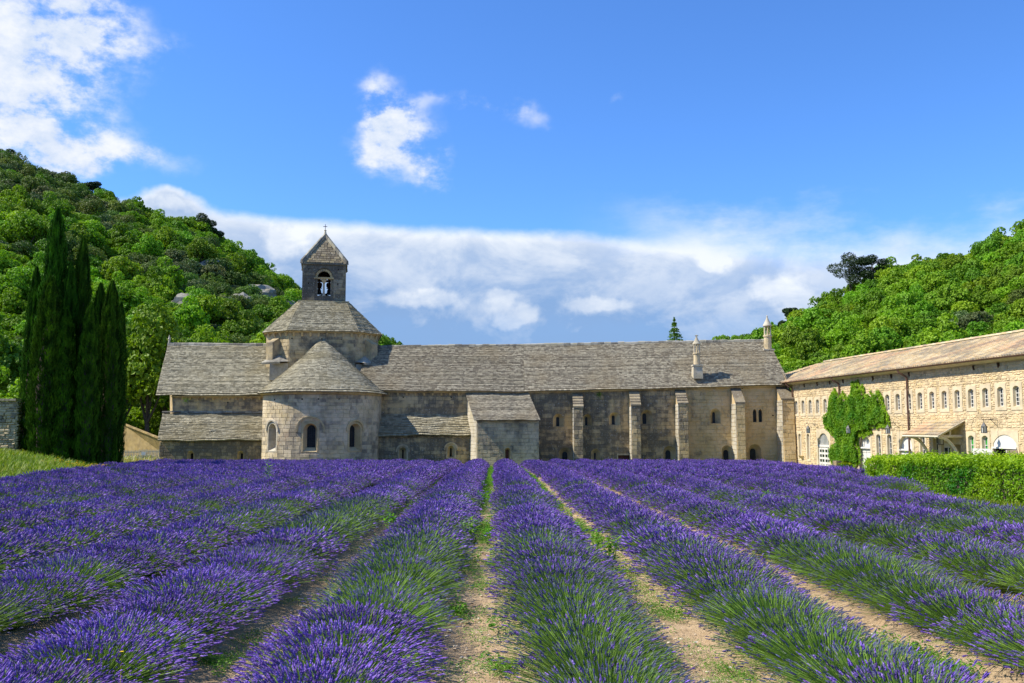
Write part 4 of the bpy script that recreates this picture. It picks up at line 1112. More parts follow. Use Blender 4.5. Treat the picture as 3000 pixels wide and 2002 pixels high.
def low_window(px, w_=0.46, pane='glass', vb=-0.75, vt=1.56, rm='render', bars=(1, 5, 0.016), mgx=0.2):
    Y = wY(px); rects.append(window(wing, wf, wu(Y), vb, w_, vt - vb, w_ - 0.06, vt - vb - 0.08, vb + 0.05, depth=0.16, mg=(mgx * .8, 0.18, 0.10), mat='render', pane=pane, kind='segment', frame='white', bars=bars, barmat='white', proud=0.03))
for px in (2339, 2363.5): low_window(px, 0.40, 'white', -0.35, 1.53, bars=None)
for px, pn in ((2568.5, 'glass'), (2600.5, 'glass'), (2697, 'glass'), (2735, 'glass'), (2838.5, 'greenglass'), (2879, 'greenglass'), (3010, 'glass')): low_window(px, 0.5, pn)
# arched doors
def arched_door(px, w_, vt, what, label):
    Y = wY(px); u = wu(Y); vb = -0.93
    r_ = window(wing, wf, u, vb, w_, vt - vb, depth=0.16, mg=(0.2, 0.22, 0.0), mat='render', pane='greenish' if what == 'glazed' else 'white', kind='round', name='door', label=label, proud=0.03)
    rects.append(r_)
    root = [o for o in wing.children if o.name.startswith('door')][-1] if False else bpy.data.objects[last_name('door')]
    mb = MB(); R_ = w_ / 2; vs_ = vt - R_
    def bar(u0, u1, v0, v1, o=-0.10, d=0.05, mat='white', nm='door_rail'):
        MB().hexa([wf(u + u0, v0, o), wf(u + u1, v0, o), wf(u + u1, v0, o + d), wf(u + u0, v0, o + d), wf(u + u0, v1, o), wf(u + u1, v1, o), wf(u + u1, v1, o + d), wf(u + u0, v1, o + d)]).build(nm, M[mat], root)
    if what == 'glazed':
        n = 9
        for i in range(1, n):
            x = -R_ + w_ * i / n; bar(x - 0.035, x + 0.035, vs_ + 0.07, vs_ + math.sqrt(max(R_ * R_ - x * x, 0)) - 0.02, nm='fanlight_bar')
        bar(-R_, R_, vs_ - 0.10, vs_ + 0.06, -0.09, 0.08)
        bar(-R_, -R_ + 0.10, vb, vs_ - 0.1); bar(R_ - 0.10, R_, vb, vs_ - 0.1); bar(-0.07, 0.07, vb, vs_ - 0.1)
        for s_ in (-0.5, 0.5): bar(s_ * R_ - 0.03, s_ * R_ + 0.03, vb, vs_ - 0.1, nm='glazing_bar')
        for j in range(5):
            v = vb + 0.02 + (vs_ - 0.3 - vb) * j / 4; bar(-R_ + 0.1, -0.07, v, v + 0.14 if j else v + 0.3, nm='glazing_bar'); bar(0.07, R_ - 0.1, v, v + 0.14 if j else v + 0.3, nm='glazing_bar')
    else:
        bar(-R_ - 0.02, R_ + 0.02, vs_ - 0.16, vs_ - 0.06, -0.09, 0.12)
        for s_ in (-1, 1):
            a_, b2 = (-R_ + 0.03, -0.02) if s_ < 0 else (0.02, R_ - 0.03)
            bar(a_, b2, vb + 0.05, vs_ - 0.42, -0.13, 0.03, nm='door_panel'); bar(a_, b2, vs_ - 0.39, vs_ - 0.19, -0.13, 0.03, nm='door_panel')
def last_name(stem_):
    c_ = [o.name for o in bpy.data.objects if o.name == stem_ or o.name.startswith(stem_ + '.')]
    return sorted(c_, key=lambda n: int(n.split('.')[-1]) if '.' in n else 0)[-1]
M['greenish'] = simple('door_glass', (0.03, 0.07, 0.02), 0.15, 0.5, 0.5)
arched_door(2407.9, 1.72, 1.58, 'glazed', 'white glazed arched double door with a barred fanlight')
arched_door(2528, 1.40, 1.50, 'solid', 'closed white arched door half behind the creeper')
arched_door(2647, 1.44, 1.50, 'solid', 'closed white arched door left of the long downpipe')
# doorway under the little tiled porch and the open doorway by the shutters
Yp = wY(2772); rects.append(window(wing, wf, wu(Yp) - 0.25, -0.93, 0.85, 2.05, depth=0.14, mg=(0.12, 0.5, 0.0), mat='render', pane='white', kind='rect', name='door', label='small white door with four panes under the porch', proud=0.03))
dd = bpy.data.objects[last_name('door')]
for (i, j) in ((0, 0), (1, 0), (0, 1), (1, 1)):
    u = wu(Yp) - 0.25 - 0.2 + 0.4 * i; v = 0.1 + 0.55 * j
    MB().hexa([wf(u - .13, v - .2, -.132), wf(u + .13, v - .2, -.132), wf(u + .13, v - .2, -.11), wf(u - .13, v - .2, -.11), wf(u - .13, v + .22, -.132), wf(u + .13, v + .22, -.132), wf(u + .13, v + .22, -.11), wf(u - .13, v + .22, -.11)]).build('pane', M['glass'], dd)
rects.append(window(wing, wf, wu(Yp) + 0.72, -0.93, 0.75, 2.0, depth=0.6, mg=(0.02, 0.55, 0.0), mat='render', pane='void', kind='rect', name='doorway', label='dark open half of the doorway under the porch', proud=0.03))
Yo = wY(2936); uo = wu(Yo); wd = 1.75
rects.append(window(wing, wf, uo, -0.93, wd, 1.62 + 0.93, depth=0.12, mg=(0.16, 0.2, 0.0), mat='render', pane='void', kind='segment', name='doorway', label='open dark doorway with a white arched panel over it', proud=0.03))
dw = bpy.data.objects[last_name('doorway')]
tp = [q for q in arch(uo, 1.02, wd - 0.02, 0.60, 10, 'segment')]
V = [wf(u, v, -0.08) for u, v in tp] + [wf(u, v, 0.0) for u, v in tp]; k = len(tp)
MB().add(V, [tuple(range(k, 2 * k))] + [(i, (i + 1) % k, k + (i + 1) % k, k + i) for i in range(k)]).build('arch_panel', M['white'], dw)
MB().hexa([wf(uo - wd / 2 - .05, 0.93, -.08), wf(uo + wd / 2 + .05, .93, -.08), wf(uo + wd / 2 + .05, .93, .09), wf(uo - wd / 2 - .05, .93, .09), wf(uo - wd / 2 - .05, 1.015, -.08), wf(uo + wd / 2 + .05, 1.015, -.08), wf(uo + wd / 2 + .05, 1.015, .09), wf(uo - wd / 2 - .05, 1.015, .09)]).build('lintel', M['white'], dw)
for (ua, ub, oa, ob) in ((uo - wd / 2 - 0.06, uo - wd / 2 - 1.28, 0.05, 0.30), (uo + wd / 2 + 0.06, uo + wd / 2 + 0.35, 0.05, 0.80)):
    sh = empty_part('shutter', dw, (0, 0, 0))
    for j in range(8):
        v0_, v1_ = -0.85 + 0.22 * j, -0.85 + 0.22 * j + 0.212
        pa, pb = Vector(wf(ua, 0, oa)), Vector(wf(ub, 0, ob)); n_ = (pb - pa).cross(Vector((0, 0, 1))).normalized() * 0.035
        V = [pa, pb, pb + n_, pa + n_]; V = [(q.x, q.y, v0_) for q in V] + [(q.x, q.y, v1_) for q in V]
        MB().hexa(V).build('board', M['white'], dw).parent = sh
# walls
wall(wing, wf, 0, wf.L, GB, ze_w, rects, 'mortar', name='front_wall')
for r_ in rects: pass
masonry(wing, wf, 0.0, wf.L, -1.0, ze_w - 0.16, rects, 'rubble', n_single=300, single='rubble_stone', ch=(0.08, 0.19), bw=(0.10, 0.34), gap=0.016, o=(-0.004, 0.018), jag=0.034, bev=0.022, stuff='rubble_stonework')
nx_, ny_ = wf.n.x, wf.n.y
def wp(Y, inn, z): return Vector((WX(Y) + inn * 0.9926, Y + inn * 0.121, z))
obj('end_wall', [wp(WYB, 0, GB), wp(WYB, 10, GB), wp(WYB, 10, ze_w), wp(WYB, 5, 7.3), wp(WYB, 0, ze_w)], [(0, 1, 2, 3, 4)], M['mortar'], wing, attrs={'var': [.5] * 5})
obj('rear_wall', [wp(WYB, 10, GB), wp(79, 10, GB), wp(79, 10, ze_w), wp(WYB, 10, ze_w)], [(0, 1, 2, 3)], M['mortar'], wing, attrs={'var': [.5] * 4})
# rows of canal tiles
def tile_field(parent, f, W, Hh, tw=0.205, tl=0.36, name='tile_rows', end0=None, single=0):
    """f(x, y) with x along the eave in metres and y up the slope in metres -> point; n: normal"""
    nx = int(W / tw); ny = int(Hh / tl); r = random.Random(5)
    V = []; Fc = []; A = []
    for i in range(nx):
        x = (i + 0.5) * tw; lim = end0(x) if end0 else Hh
        for j in range(ny):
            y0 = j * tl; 
            if y0 > lim: break
            y1 = min(y0 + tl * 1.12, Hh); sh = r.random(); k = len(V); dx = r.uniform(-0.012, 0.012); lift = r.uniform(0, 0.012)
            for (y, rr, hh) in ((y0 + r.uniform(-.02, .02), 0.085, 0.03 + lift), (y1, 0.068, 0.0)):
                for a in range(5):
                    t = math.pi * a / 4
                    V.append(f(x + dx - rr * math.cos(t), y, hh + rr * 0.85 * math.sin(t))); A.append(sh)
            fs = [(a, a + 1, a + 6, a + 5) for a in range(4)] + [(4, 3, 2, 1, 0)]
            q0_ = Vector(V[k]); 
            if single > 0 and q0_.y < 47.5 and q0_.x / q0_.y < 0.57:
                single -= 1; vv = [Vector(q_) - q0_ for q_ in V[k:]]; del V[k:]; del A[k:]
                obj('roof_tile', vv, fs, M['tile'], parent, attrs={'var': np.full(10, sh)}).location = q0_
            else: Fc += [tuple(k + q_ for q_ in f_) for f_ in fs]
    return obj(name, V, Fc, M['tile'], parent, attrs={'var': A}, kind='stuff')
ov = 0.42
EA = wp(79.0, -ov, ze_w - 0.02); EB = wp(WYB - 0.5, -ov, ze_w - 0.02); RA = wp(74.6, 5.0, 7.28); RB = wp(WYB - 0.5, 5.0, 7.28)
along = (EB - EA).normalized(); WL = (EB - EA).length
upv = (RB - EB); upv = (upv - along * upv.dot(along)); HL = upv.length; upv.normalize(); nrm = along.cross(upv).normalized()
if nrm.z < 0: nrm = -nrm
hip = (RA - EA).dot(along)
tile_field(wing, lambda x, y, h: EA + along * x + upv * y + nrm * h, WL, HL, single=300, end0=lambda x: HL * min(1, x / hip))
obj('roof', [EA, EB, RB, RA], [(0, 1, 2, 3)], M['tile'], wing, attrs={'var': [.1] * 4})
obj('hip_roof', [wp(79.0, 10.4, ze_w), EA, RA], [(0, 1, 2)], M['tile'], wing, attrs={'var': [.3] * 3})
obj('rear_roof', [RA, RB, wp(WYB - 0.5, 10.4, ze_w), wp(79, 10.4, ze_w)], [(0, 1, 2, 3)], M['tile'], wing, attrs={'var': [.3] * 4})
for i in range(int((RB - RA).length / 0.5)):
    p0 = RA + along * 0.5 * i + Vector((0, 0, 0.03)); sh = rnd.random()
    mb = MB(); V = []
    for q_, rr in ((p0, 0.13), (p0 + along * 0.54, 0.11)):
        for a_ in range(5):
            t = math.pi * a_ / 4; V.append(q_ + Vector((0.99 * rr * math.cos(t), 0.12 * rr * math.cos(t), rr * math.sin(t))) - p0)
    mb.add(V, [(a_, a_ + 1, a_ + 6, a_ + 5) for a_ in range(4)] + [(4, 3, 2, 1, 0)], sh); mb.build('ridge_tile', M['tile'], wing).location = p0
# eave course of end tiles: the row one can count along the gutter
me = None
for i in range(int(WL / 0.205)):
    x = (i + 0.5) * 0.205 - 0.1; q_ = EA + along * x + upv * -0.03
    if q_.y > 71: continue
    if abs(q_.x / q_.y) > 0.6: continue
    V = []
    for (y, rr) in ((0.0, 0.095), (0.3, 0.075)):
        for a_ in range(5): t = math.pi * a_ / 4; V.append(along * (rr * math.cos(t)) + upv * y + nrm * (rr * 0.7 * math.sin(t) - 0.02))
    ob = MB().add(V, [(a_, a_ + 5, a_ + 6, a_ + 1) for a_ in range(4)] + [(0, 1, 2, 3, 4)], rnd.random()).build('eave_tile', M['tile'], wing); ob.location = q_
# genoise under the eave, rafter ends, gutter, downpipes
MB().hexa([wp(70.0, -0.02, ze_w - 0.22), wp(WYB, -0.02, ze_w - 0.22), wp(WYB, -0.18, ze_w - 0.18), wp(70.0, -0.18, ze_w - 0.18), wp(70.0, -0.02, ze_w - 0.06), wp(WYB, -0.02, ze_w - 0.06), wp(WYB, -0.36, ze_w - 0.06), wp(70.0, -0.36, ze_w - 0.06)]).build('eave_soffit', M['cream'], wing)
mb = MB(); V = []
for Yg in (70.6, WYB - 0.4):
    for a_ in range(7):
        t = math.pi + math.pi * a_ / 6; q_ = wp(Yg, -ov - 0.09 + 0.085 * math.cos(t), ze_w - 0.03 + 0.085 * math.sin(t)); V.append(q_)
mb.add(V, [(a_, a_ + 1, a_ + 8, a_ + 7) for a_ in range(6)] + [tuple(range(7)), tuple(reversed(range(7, 14)))]); mb.build('gutter', M['brownmetal'], wing)
for px, lab in ((2313, 'downpipe in the corner beside the grey buttress'), (2462, 'short downpipe ending behind the creeper'), (2662, 'long downpipe left of the porch')):
    Yd = min(wY(px), 69.45)
    ob = MB().tube([wp(Yd + 0.25, -ov - 0.09, ze_w - 0.12), wp(Yd + 0.2, -ov - 0.05, ze_w - 0.25), wp(Yd + 0.02, -0.14, ze_w - 0.5), wp(Yd, -0.11, ze_w - 0.7), wp(Yd, -0.11, -0.95 if px != 2462 else -0.95)], 0.055, 8)
    ob.build('downpipe', M['brownmetal'], wing, label=lab)
for px in (2358, 2396, 2433, 2472, 2560, 2614, 2667, 2857, 2930):
    Yd = wY(px); MB().hexa([wp(Yd + .04, 0.0, ze_w - .5), wp(Yd - .04, 0, ze_w - .5), wp(Yd - .04, -.07, ze_w - .5), wp(Yd + .04, -.07, ze_w - .5), wp(Yd + .04, 0, ze_w - .25), wp(Yd - .04, 0, ze_w - .25), wp(Yd - .04, -.12, ze_w - .25), wp(Yd + .04, -.12, ze_w - .25)]).build('wall_bracket', M['wood'], wing)

# porch: lean-to tiles on curved braces
porch = empty('porch', 'small clay tiled porch roof on curved timber braces over the wing door', 'porch', loc=(0, 0, 0))
PY0, PY1 = 51.9, 48.5; pz1, pz0 = 2.30, 1.52; po = 1.55
a0 = wp(PY0, -po, pz0); a1 = wp(PY1, -po, pz0); b0 = wp(PY0, -0.03, pz1); al = (a1 - a0).normalized(); up_ = (b0 - a0).normalized(); nn = al.cross(up_).normalized()
if nn.z < 0: nn = -nn
r5 = random.Random(9)
nxp = int((a1 - a0).length / 0.2)
for i in range(nxp):
    for j in range(5):
        y0 = j * (b0 - a0).length / 5; y1 = y0 + (b0 - a0).length / 5 * 1.12; x = (i + .5) * 0.2
        o0 = a0 + al * x + up_ * y0; V = []
        for (y, rr, hh) in ((0, 0.09, 0.05), (y1 - y0, 0.07, 0.02)):
            for a_ in range(5): t = math.pi * a_ / 4; V.append(al * (-rr * math.cos(t)) + up_ * y + nn * (hh + rr * 0.8 * math.sin(t)))
        MB().add(V, [(a_, a_ + 1, a_ + 6, a_ + 5) for a_ in range(4)] + [(4, 3, 2, 1, 0)], r5.random()).build('tile', M['tile'], porch).location = o0
MB().hexa([a0, a1, a1 + up_ * 1.7, a0 + up_ * 1.7, a0 + nn * .04, a1 + nn * .04, a1 + up_ * 1.7 + nn * .04, a0 + up_ * 1.7 + nn * .04]).build('roof_deck', M['cream'], porch)
for Yb in (PY0 - 0.35, PY1 + 0.3):
    pts = []
    for i in range(9):
        t = i / 8 * math.pi / 2; pts.append(wp(Yb, -0.10 - (po - 0.3) * (1 - math.cos(t)), -0.6 + (pz0 + 0.55) * math.sin(t)))
    MB().tube(pts, 0.085, 4).build('brace', M['cream'], porch)
    MB().tube([wp(Yb, 0.0, pz0 - 0.02), wp(Yb, -po + 0.1, pz0 - 0.02)], 0.07, 4).build('tie_beam', M['cream'], porch)
    MB().tube([wp(Yb, -0.02, pz1 - 0.12), wp(Yb, -po - 0.02, pz0 - 0.07)], 0.07, 4).build('rafter', M['cream'], porch)
    MB().tube([wp(Yb, -po * 0.45, pz0), wp(Yb, -po * 0.45, pz0 + 0.4)], 0.05, 4).build('king_post', M['cream'], porch)
MB().tube([a0 + nn * -.03, a1 + nn * -.03], 0.07, 4).build('eave_beam', M['cream'], porch)

# wall lanterns on iron brackets
def lantern(px, py, label, out=0.75):
    Yl = wY(px) if px != 2762 else 49.9
    p = P(px, py, Yl - 0.1); z = p.z; q_ = wp(Yl, -out, z)
    e = empty('wall_lantern', label, 'lantern', 'wall lanterns along the wing', q_)
    tw = Vector((0.9926, 0.121, 0))
    mb = MB(); mb.tube([tw * out + Vector((0, 0, .42)), Vector((0, 0, .46)), -tw * 0.12 + Vector((0, 0, .50))], 0.014, 6); mb.tube([tw * out + Vector((0, 0, .1)), tw * out * .55 + Vector((0, 0, .42))], 0.012, 6); mb.tube([tw * (out * .5) + Vector((0, 0, .43)), tw * (out * .5) + Vector((0, 0, .56))], 0.012, 6); mb.tube([(0, 0, .46), (0, 0, .3)], 0.012, 6)
    mb.build('bracket', M['iron'], e)
    MB().lathe(0, 0, [(0.16, 0.12), (0.13, 0.16), (0.05, 0.28), (0.02, 0.33)], 4).build('lantern_roof', M['iron'], e)
    for sx, sy in ((-1, -1), (1, -1), (1, 1), (-1, 1)): MB().box(sx * .09 - .012, sx * .09 + .012, sy * .09 - .012, sy * .09 + .012, -.18, .12).build('lantern_post', M['iron'], e)
    MB().box(-.11, .11, -.11, .11, -.205, -.18).build('lantern_base', M['iron'], e)
    MB().box(-.078, .078, -.078, .078, -.178, .118).build('lantern_glass', M['lampglass'], e)
for px, py, lab in ((2393, 1261, 'black iron lantern on a bracket by the glazed arched door, left of the creeper'), (2513, 1261, 'black iron lantern against the green creeper'), (2631, 1261, 'black iron lantern over the closed white door left of the long downpipe'),
                    (2918, 1257, 'black iron lantern over the open doorway with shutters, right of the porch')): lantern(px, py, lab)
lantern(2762, 1292, 'small black iron lantern under the tiled porch', 0.55)

# ================================================================== walls, gate and small things around
dw_ = empty('dry_stone_wall', 'rough dry stone boundary wall with a dark opening left of the cypresses', 'stone wall')
Yw = 50.0; xw0, xw1, xw2 = P(-160, 1180, Yw).x, P(52, 1180, Yw).x, P(110, 1180, 54).x
zt = P(20, 1176, Yw).z
f1 = flat_map(xw0, Yw, xw1, Yw); f2 = flat_map(xw1, Yw, xw2, 53.6)
wall(dw_, f1, 0, f1.L, -0.6, zt, [], 'drywall', name='wall'); masonry(dw_, f1, 0, f1.L, -0.3, zt, [], 'drywall', ch=(0.10, 0.2), bw=(0.16, 0.45), gap=0.03, o=(0.02, 0.09), jag=0.02, n_single=260, single='wall_stone', bev=0.03)
rr = window(dw_, f2, f2.L * 0.55, -0.4, 1.1, 1.9, depth=0.6, mg=(0.1, 0.1, 0.0), mat='drywall', pane='void', name='opening')
wall(dw_, f2, 0, f2.L, -0.6, zt, [rr], 'drywall', name='wall'); masonry(dw_, f2, 0, f2.L, -0.3, zt, [rr], 'drywall', ch=(0.10, 0.2), bw=(0.16, 0.4), gap=0.03, o=(0.02, 0.08), jag=0.02, bev=0.03)
for i in range(14): MB().box(-0.3, 0.29, -0.3, 0.45, 0, 0.12).build('coping_stone', M['drywall'], dw_).location = (xw1 - 0.3 - 0.6 * i, Yw + 0.1, zt + rnd.uniform(0, 0.03))
obj('wall_top', [f1(0, zt), f1(f1.L, zt), f2(f2.L, zt), f1(0, zt, -3.6)], [(0, 1, 2, 3)], M['drywall'], dw_, attrs={'var': [.5] * 4})

oc = empty('garden_wall', 'sunlit ochre rendered wall sloping down towards the abbey corner', 'garden wall')
q0, q1, q2 = P(330, 1235, 84), P(364, 1246, 84), P(474, 1290, 80)
V = [(q0.x - 6, 84.6, -1), (q1.x, 84, -1), (q2.x + 1.2, 80, -1), (q2.x + 1.2, 80, q2.z - 0.3), (q2.x, 80, q2.z), (q1.x, 84, q1.z), (q0.x - 6, 84.6, q1.z)]
mb = MB(); mb.add(V, [(0, 1, 5, 6), (1, 2, 3, 4, 5)]); V2 = [(x, y + 0.5, z) for x, y, z in V]; mb.add([V[6], V[5], V[4], V[3]] + [V2[6], V2[5], V2[4], V2[3]], [(0, 1, 5, 4), (1, 2, 6, 5), (2, 3, 7, 6)]); mb.build('wall_face', M['ochre'], oc)
pa, pb = Vector((q1.x, 83.95, q1.z)), Vector((q2.x, 79.95, q2.z))
for i in range(16):
    c_ = pa.lerp(pb, (i + 0.5) / 16); d_ = (pb - pa) / 16 * 0.48
    MB().hexa([c_ - d_ - c_, d_, d_ + Vector((0, .6, 0)), -d_ + Vector((0, .6, 0)), -d_ + Vector((0, 0, .12)), d_ + Vector((0, 0, .12)), d_ + Vector((0, .6, .12)), -d_ + Vector((0, .6, .12))], rnd.random()).build('coping_stone', M['ochre'], oc).location = c_ - Vector((0, .05, 0))

def pickets(name, label, cat, xa, xb, y, z0, z1, n, sign=False):
    e = empty(name, label, cat, loc=(xa, y, z0)); L = xb - xa; h = z1 - z0
    for i in range(n + 1):
        MB().box(-0.022, 0.022, -0.02, 0.02, -0.2 if i % n == 0 else 0.05, h + rnd.uniform(-.02, .02)).build('picket', M['cream'], e).location = (L * i / n, 0, 0)
    for zz in (0.18, h * 0.82): MB().box(0, L, 0.022, 0.06, zz - 0.03, zz + 0.03).build('rail', M['cream'], e)
    if sign: MB().box(L * 0.1, L * 0.32, -0.05, -0.022, h * 0.5, h * 0.8).build('sign', M['white'], e)
g0, g1, g2 = P(300, 1330, 70), P(408, 1330, 70), P(466, 1330, 70)
zg0, zg1 = P(430, 1351, 70).z, P(430, 1318, 70).z
pickets('picket_gate', 'pale wooden picket gate with a small white sign beside the abbey corner', 'gate', g1.x + 0.03, g2.x, 70, zg0, zg1, 14, True)
pickets('picket_fence', 'weathered picket fence between the cypresses and the gate', 'fence', g0.x, g1.x - 0.08, 70.3, zg0, zg1 - 0.05, 22)
# stone trough by the creeper
s_ = P(2468, 1362, 62)
e = empty('stone_block', 'dark square stone block at the foot of the creeper', 'stone block', loc=(s_.x, 62, -0.9))
MB().box(-0.45, 0.45, -0.3, 0.3, 0, 0.36).build('block_base', M['pale'], e); MB().box(-0.52, 0.52, -0.36, 0.36, 0.362, 0.66).build('block_top', M['wall_low'], e)
# small corbelled water spout on the wing's left end
u_ = wu(68.2); MB().hexa([wf(u_ - .1, -.35, 0), wf(u_ + .1, -.35, 0), wf(u_ + .06, -.3, .12), wf(u_ - .06, -.3, .12), wf(u_ - .24, -.08, 0), wf(u_ + .24, -.08, 0), wf(u_ + .2, -.08, .3), wf(u_ - .2, -.08, .3)]).build('wall_corbel', M['rubble'], wing)
for e in (church, rng_b, wing):
    inv = Matrix.Translation(-e.location)
    for o in bpy.data.objects:
        if o.parent is e: o.matrix_parent_inverse = inv @ AXR if o.name in ROTATED else inv

# ------------------------------------------------------------------ plant meshes
def rand_dirs(n, r): 
    v = r.normal(size=(n, 3)); return v / np.linalg.norm(v, axis=1)[:, None]
def quads_at(c, nrm, size, r, aspect=1.0, up=None, bend=0.0):
    """one leaf (a bent diamond of four corners) at each centre"""
    n = len(c)
    ref = rand_dirs(n, r) if up is None else up
    x = np.cross(nrm, ref); x /= np.linalg.norm(x, axis=1)[:, None] + 1e-9
    y = np.cross(x, nrm); y /= np.linalg.norm(y, axis=1)[:, None] + 1e-9
    sx = (size * aspect)[:, None]; sy = size[:, None]
    V = np.stack([c - y * sy, c + x * sx * 0.8 + nrm * sy * bend, c + y * sy, c - x * sx * 0.8 + nrm * sy * bend], 1).reshape(-1, 3)
    a = np.arange(n) * 4
    return V, np.stack([a, a + 1, a + 2, a + 3], 1)

def crown(name, mat, r, n=1500, rx=1.0, rz=1.0, z0=0.9, lobes=9, leaf=0.10, flat=0.0, low=0.25, trunk=True, th=1.0, lobe_r=(0.32, 0.6)):
    """a broadleaf tree of unit radius: lobes of leaf clumps on a short trunk"""
    C = []; Rr = []
    for i in range(lobes):
        d = rand_dirs(1, r)[0]; k = r.uniform(0.2, 0.72)
        C.append((d[0] * k * rx, d[1] * k * rx, z0 + abs(d[2]) * k * rz * 1.0 + r.uniform(-low, low) * rz)); Rr.append(r.uniform(*lobe_r))
    C = np.array(C); Rr = np.array(Rr)
    w = Rr ** 2; li = r.choice(lobes, n, p=w / w.sum())
    d = rand_dirs(n, r); d[:, 2] = np.where(r.random(n) < 0.62, np.abs(d[:, 2]), d[:, 2])
    rad_ = Rr[li] * (0.72 + 0.36 * r.random(n) ** 0.7)
    # sub-clumps: pull leaves towards a few directions so that gaps open between
    k = 26; sub = rand_dirs(k, r); near = np.argmax(d @ sub.T, 1); d = d * 0.62 + sub[near] * 0.38; d /= np.linalg.norm(d, axis=1)[:, None]
    cen = C[li] + d * rad_[:, None] * np.array([1, 1, 0.82 * (1 - flat)])
    nrm = d + rand_dirs(n, r) * 0.75; nrm /= np.linalg.norm(nrm, axis=1)[:, None]
    size = leaf * r.uniform(0.55, 1.25, n)
    V, Fq = quads_at(cen, nrm, size, r, 0.85, bend=0.25)
    inner = np.clip((rad_ / Rr[li] - 0.72) / 0.36, 0, 1)
    lobe_c = r.uniform(0, 1, lobes)[li]
    col = np.clip(0.25 + 0.35 * lobe_c + 0.35 * r.random(n) * 1.0, 0, 1)
    A = np.repeat(col, 4)
    me = mesh_from(name, V, Fq, mat, attrs={'var': A})
    tb = None
    if trunk:
        mb = MB(); mb.tube([(0, 0, -0.35), (0.02, 0.01, 0.35), (0, 0.03, z0)], [0.085 * th, 0.06 * th, 0.04 * th], 6)
        for c_ in C[:4]: mb.tube([(0, 0.01, z0 * 0.45), tuple((np.array((0, 0, z0 * 0.45)) + c_) / 2 + np.array((0, 0, -.05))), tuple(c_)], [0.04 * th, 0.028 * th, 0.012 * th], 5)
        tb = mesh_from(name + '_trunk', mb.V, mb.F, M['bark'], attrs={'var': mb.A})
    return me, tb
def joined(name, me_leaf, me_trunk):
    """leaves and trunk in one mesh with two materials"""
    Va = np.empty(len(me_leaf.vertices) * 3, np.float32); me_leaf.vertices.foreach_get('co', Va); Va = Va.reshape(-1, 3)
    Vb = np.empty(len(me_trunk.vertices) * 3, np.float32); me_trunk.vertices.foreach_get('co', Vb); Vb = Vb.reshape(-1, 3)
    F1 = [tuple(p.vertices) for p in me_leaf.polygons]; F2 = [tuple(i + len(Va) for i in p.vertices) for p in me_trunk.polygons]
    a = np.empty(len(Va), np.float32); me_leaf.attributes['var'].data.foreach_get('value', a)
    me = mesh_from(name, np.concatenate([Va, Vb]), F1 + F2, me_leaf.materials[0], attrs={'var': np.concatenate([a, np.full(len(Vb), .5, np.float32)])})
    me.materials.append(M['bark'])
    mi = np.zeros(len(F1) + len(F2), np.int32); mi[len(F1):] = 1; me.polygons.foreach_set('material_index', mi)
    return me
KINDS = {'bright': ('leaf_bright', dict(leaf=0.060, n=3400, lobes=13, lobe_r=(0.26, 0.50))), 'mid': ('leaf_mid', dict(leaf=0.058, n=3400, lobes=12, lobe_r=(0.26, 0.5))), 'dark': ('leaf_dark', dict(leaf=0.052, n=3600, lobes=9, lobe_r=(0.38, 0.62))),
         'olive': ('leaf_olive', dict(leaf=0.055, n=3000, lobes=9, rz=0.8))}
TREES = {}
for kn, (mt, kw) in KINDS.items():
    TREES[kn] = []
    for s in range(3):
        a, b_ = crown(kn + '_tree', M[mt], np.random.default_rng(100 + s * 7 + len(kn)), **kw)
        TREES[kn].append((a, b_, joined(kn + '_tree_full', a, b_)))
# finer crowns for the trees that stand close
NEAR = {}
for kn, mt in (('bright', 'leaf_bright'), ('mid', 'leaf_mid'), ('dark', 'leaf_dark')):
    NEAR[kn] = [crown(kn + '_near', M[mt], np.random.default_rng(300 + s), n=6500, leaf=0.045, lobes=16, lobe_r=(0.22, 0.42), rz=1.25, z0=1.15, th=0.8) for s in range(2)]

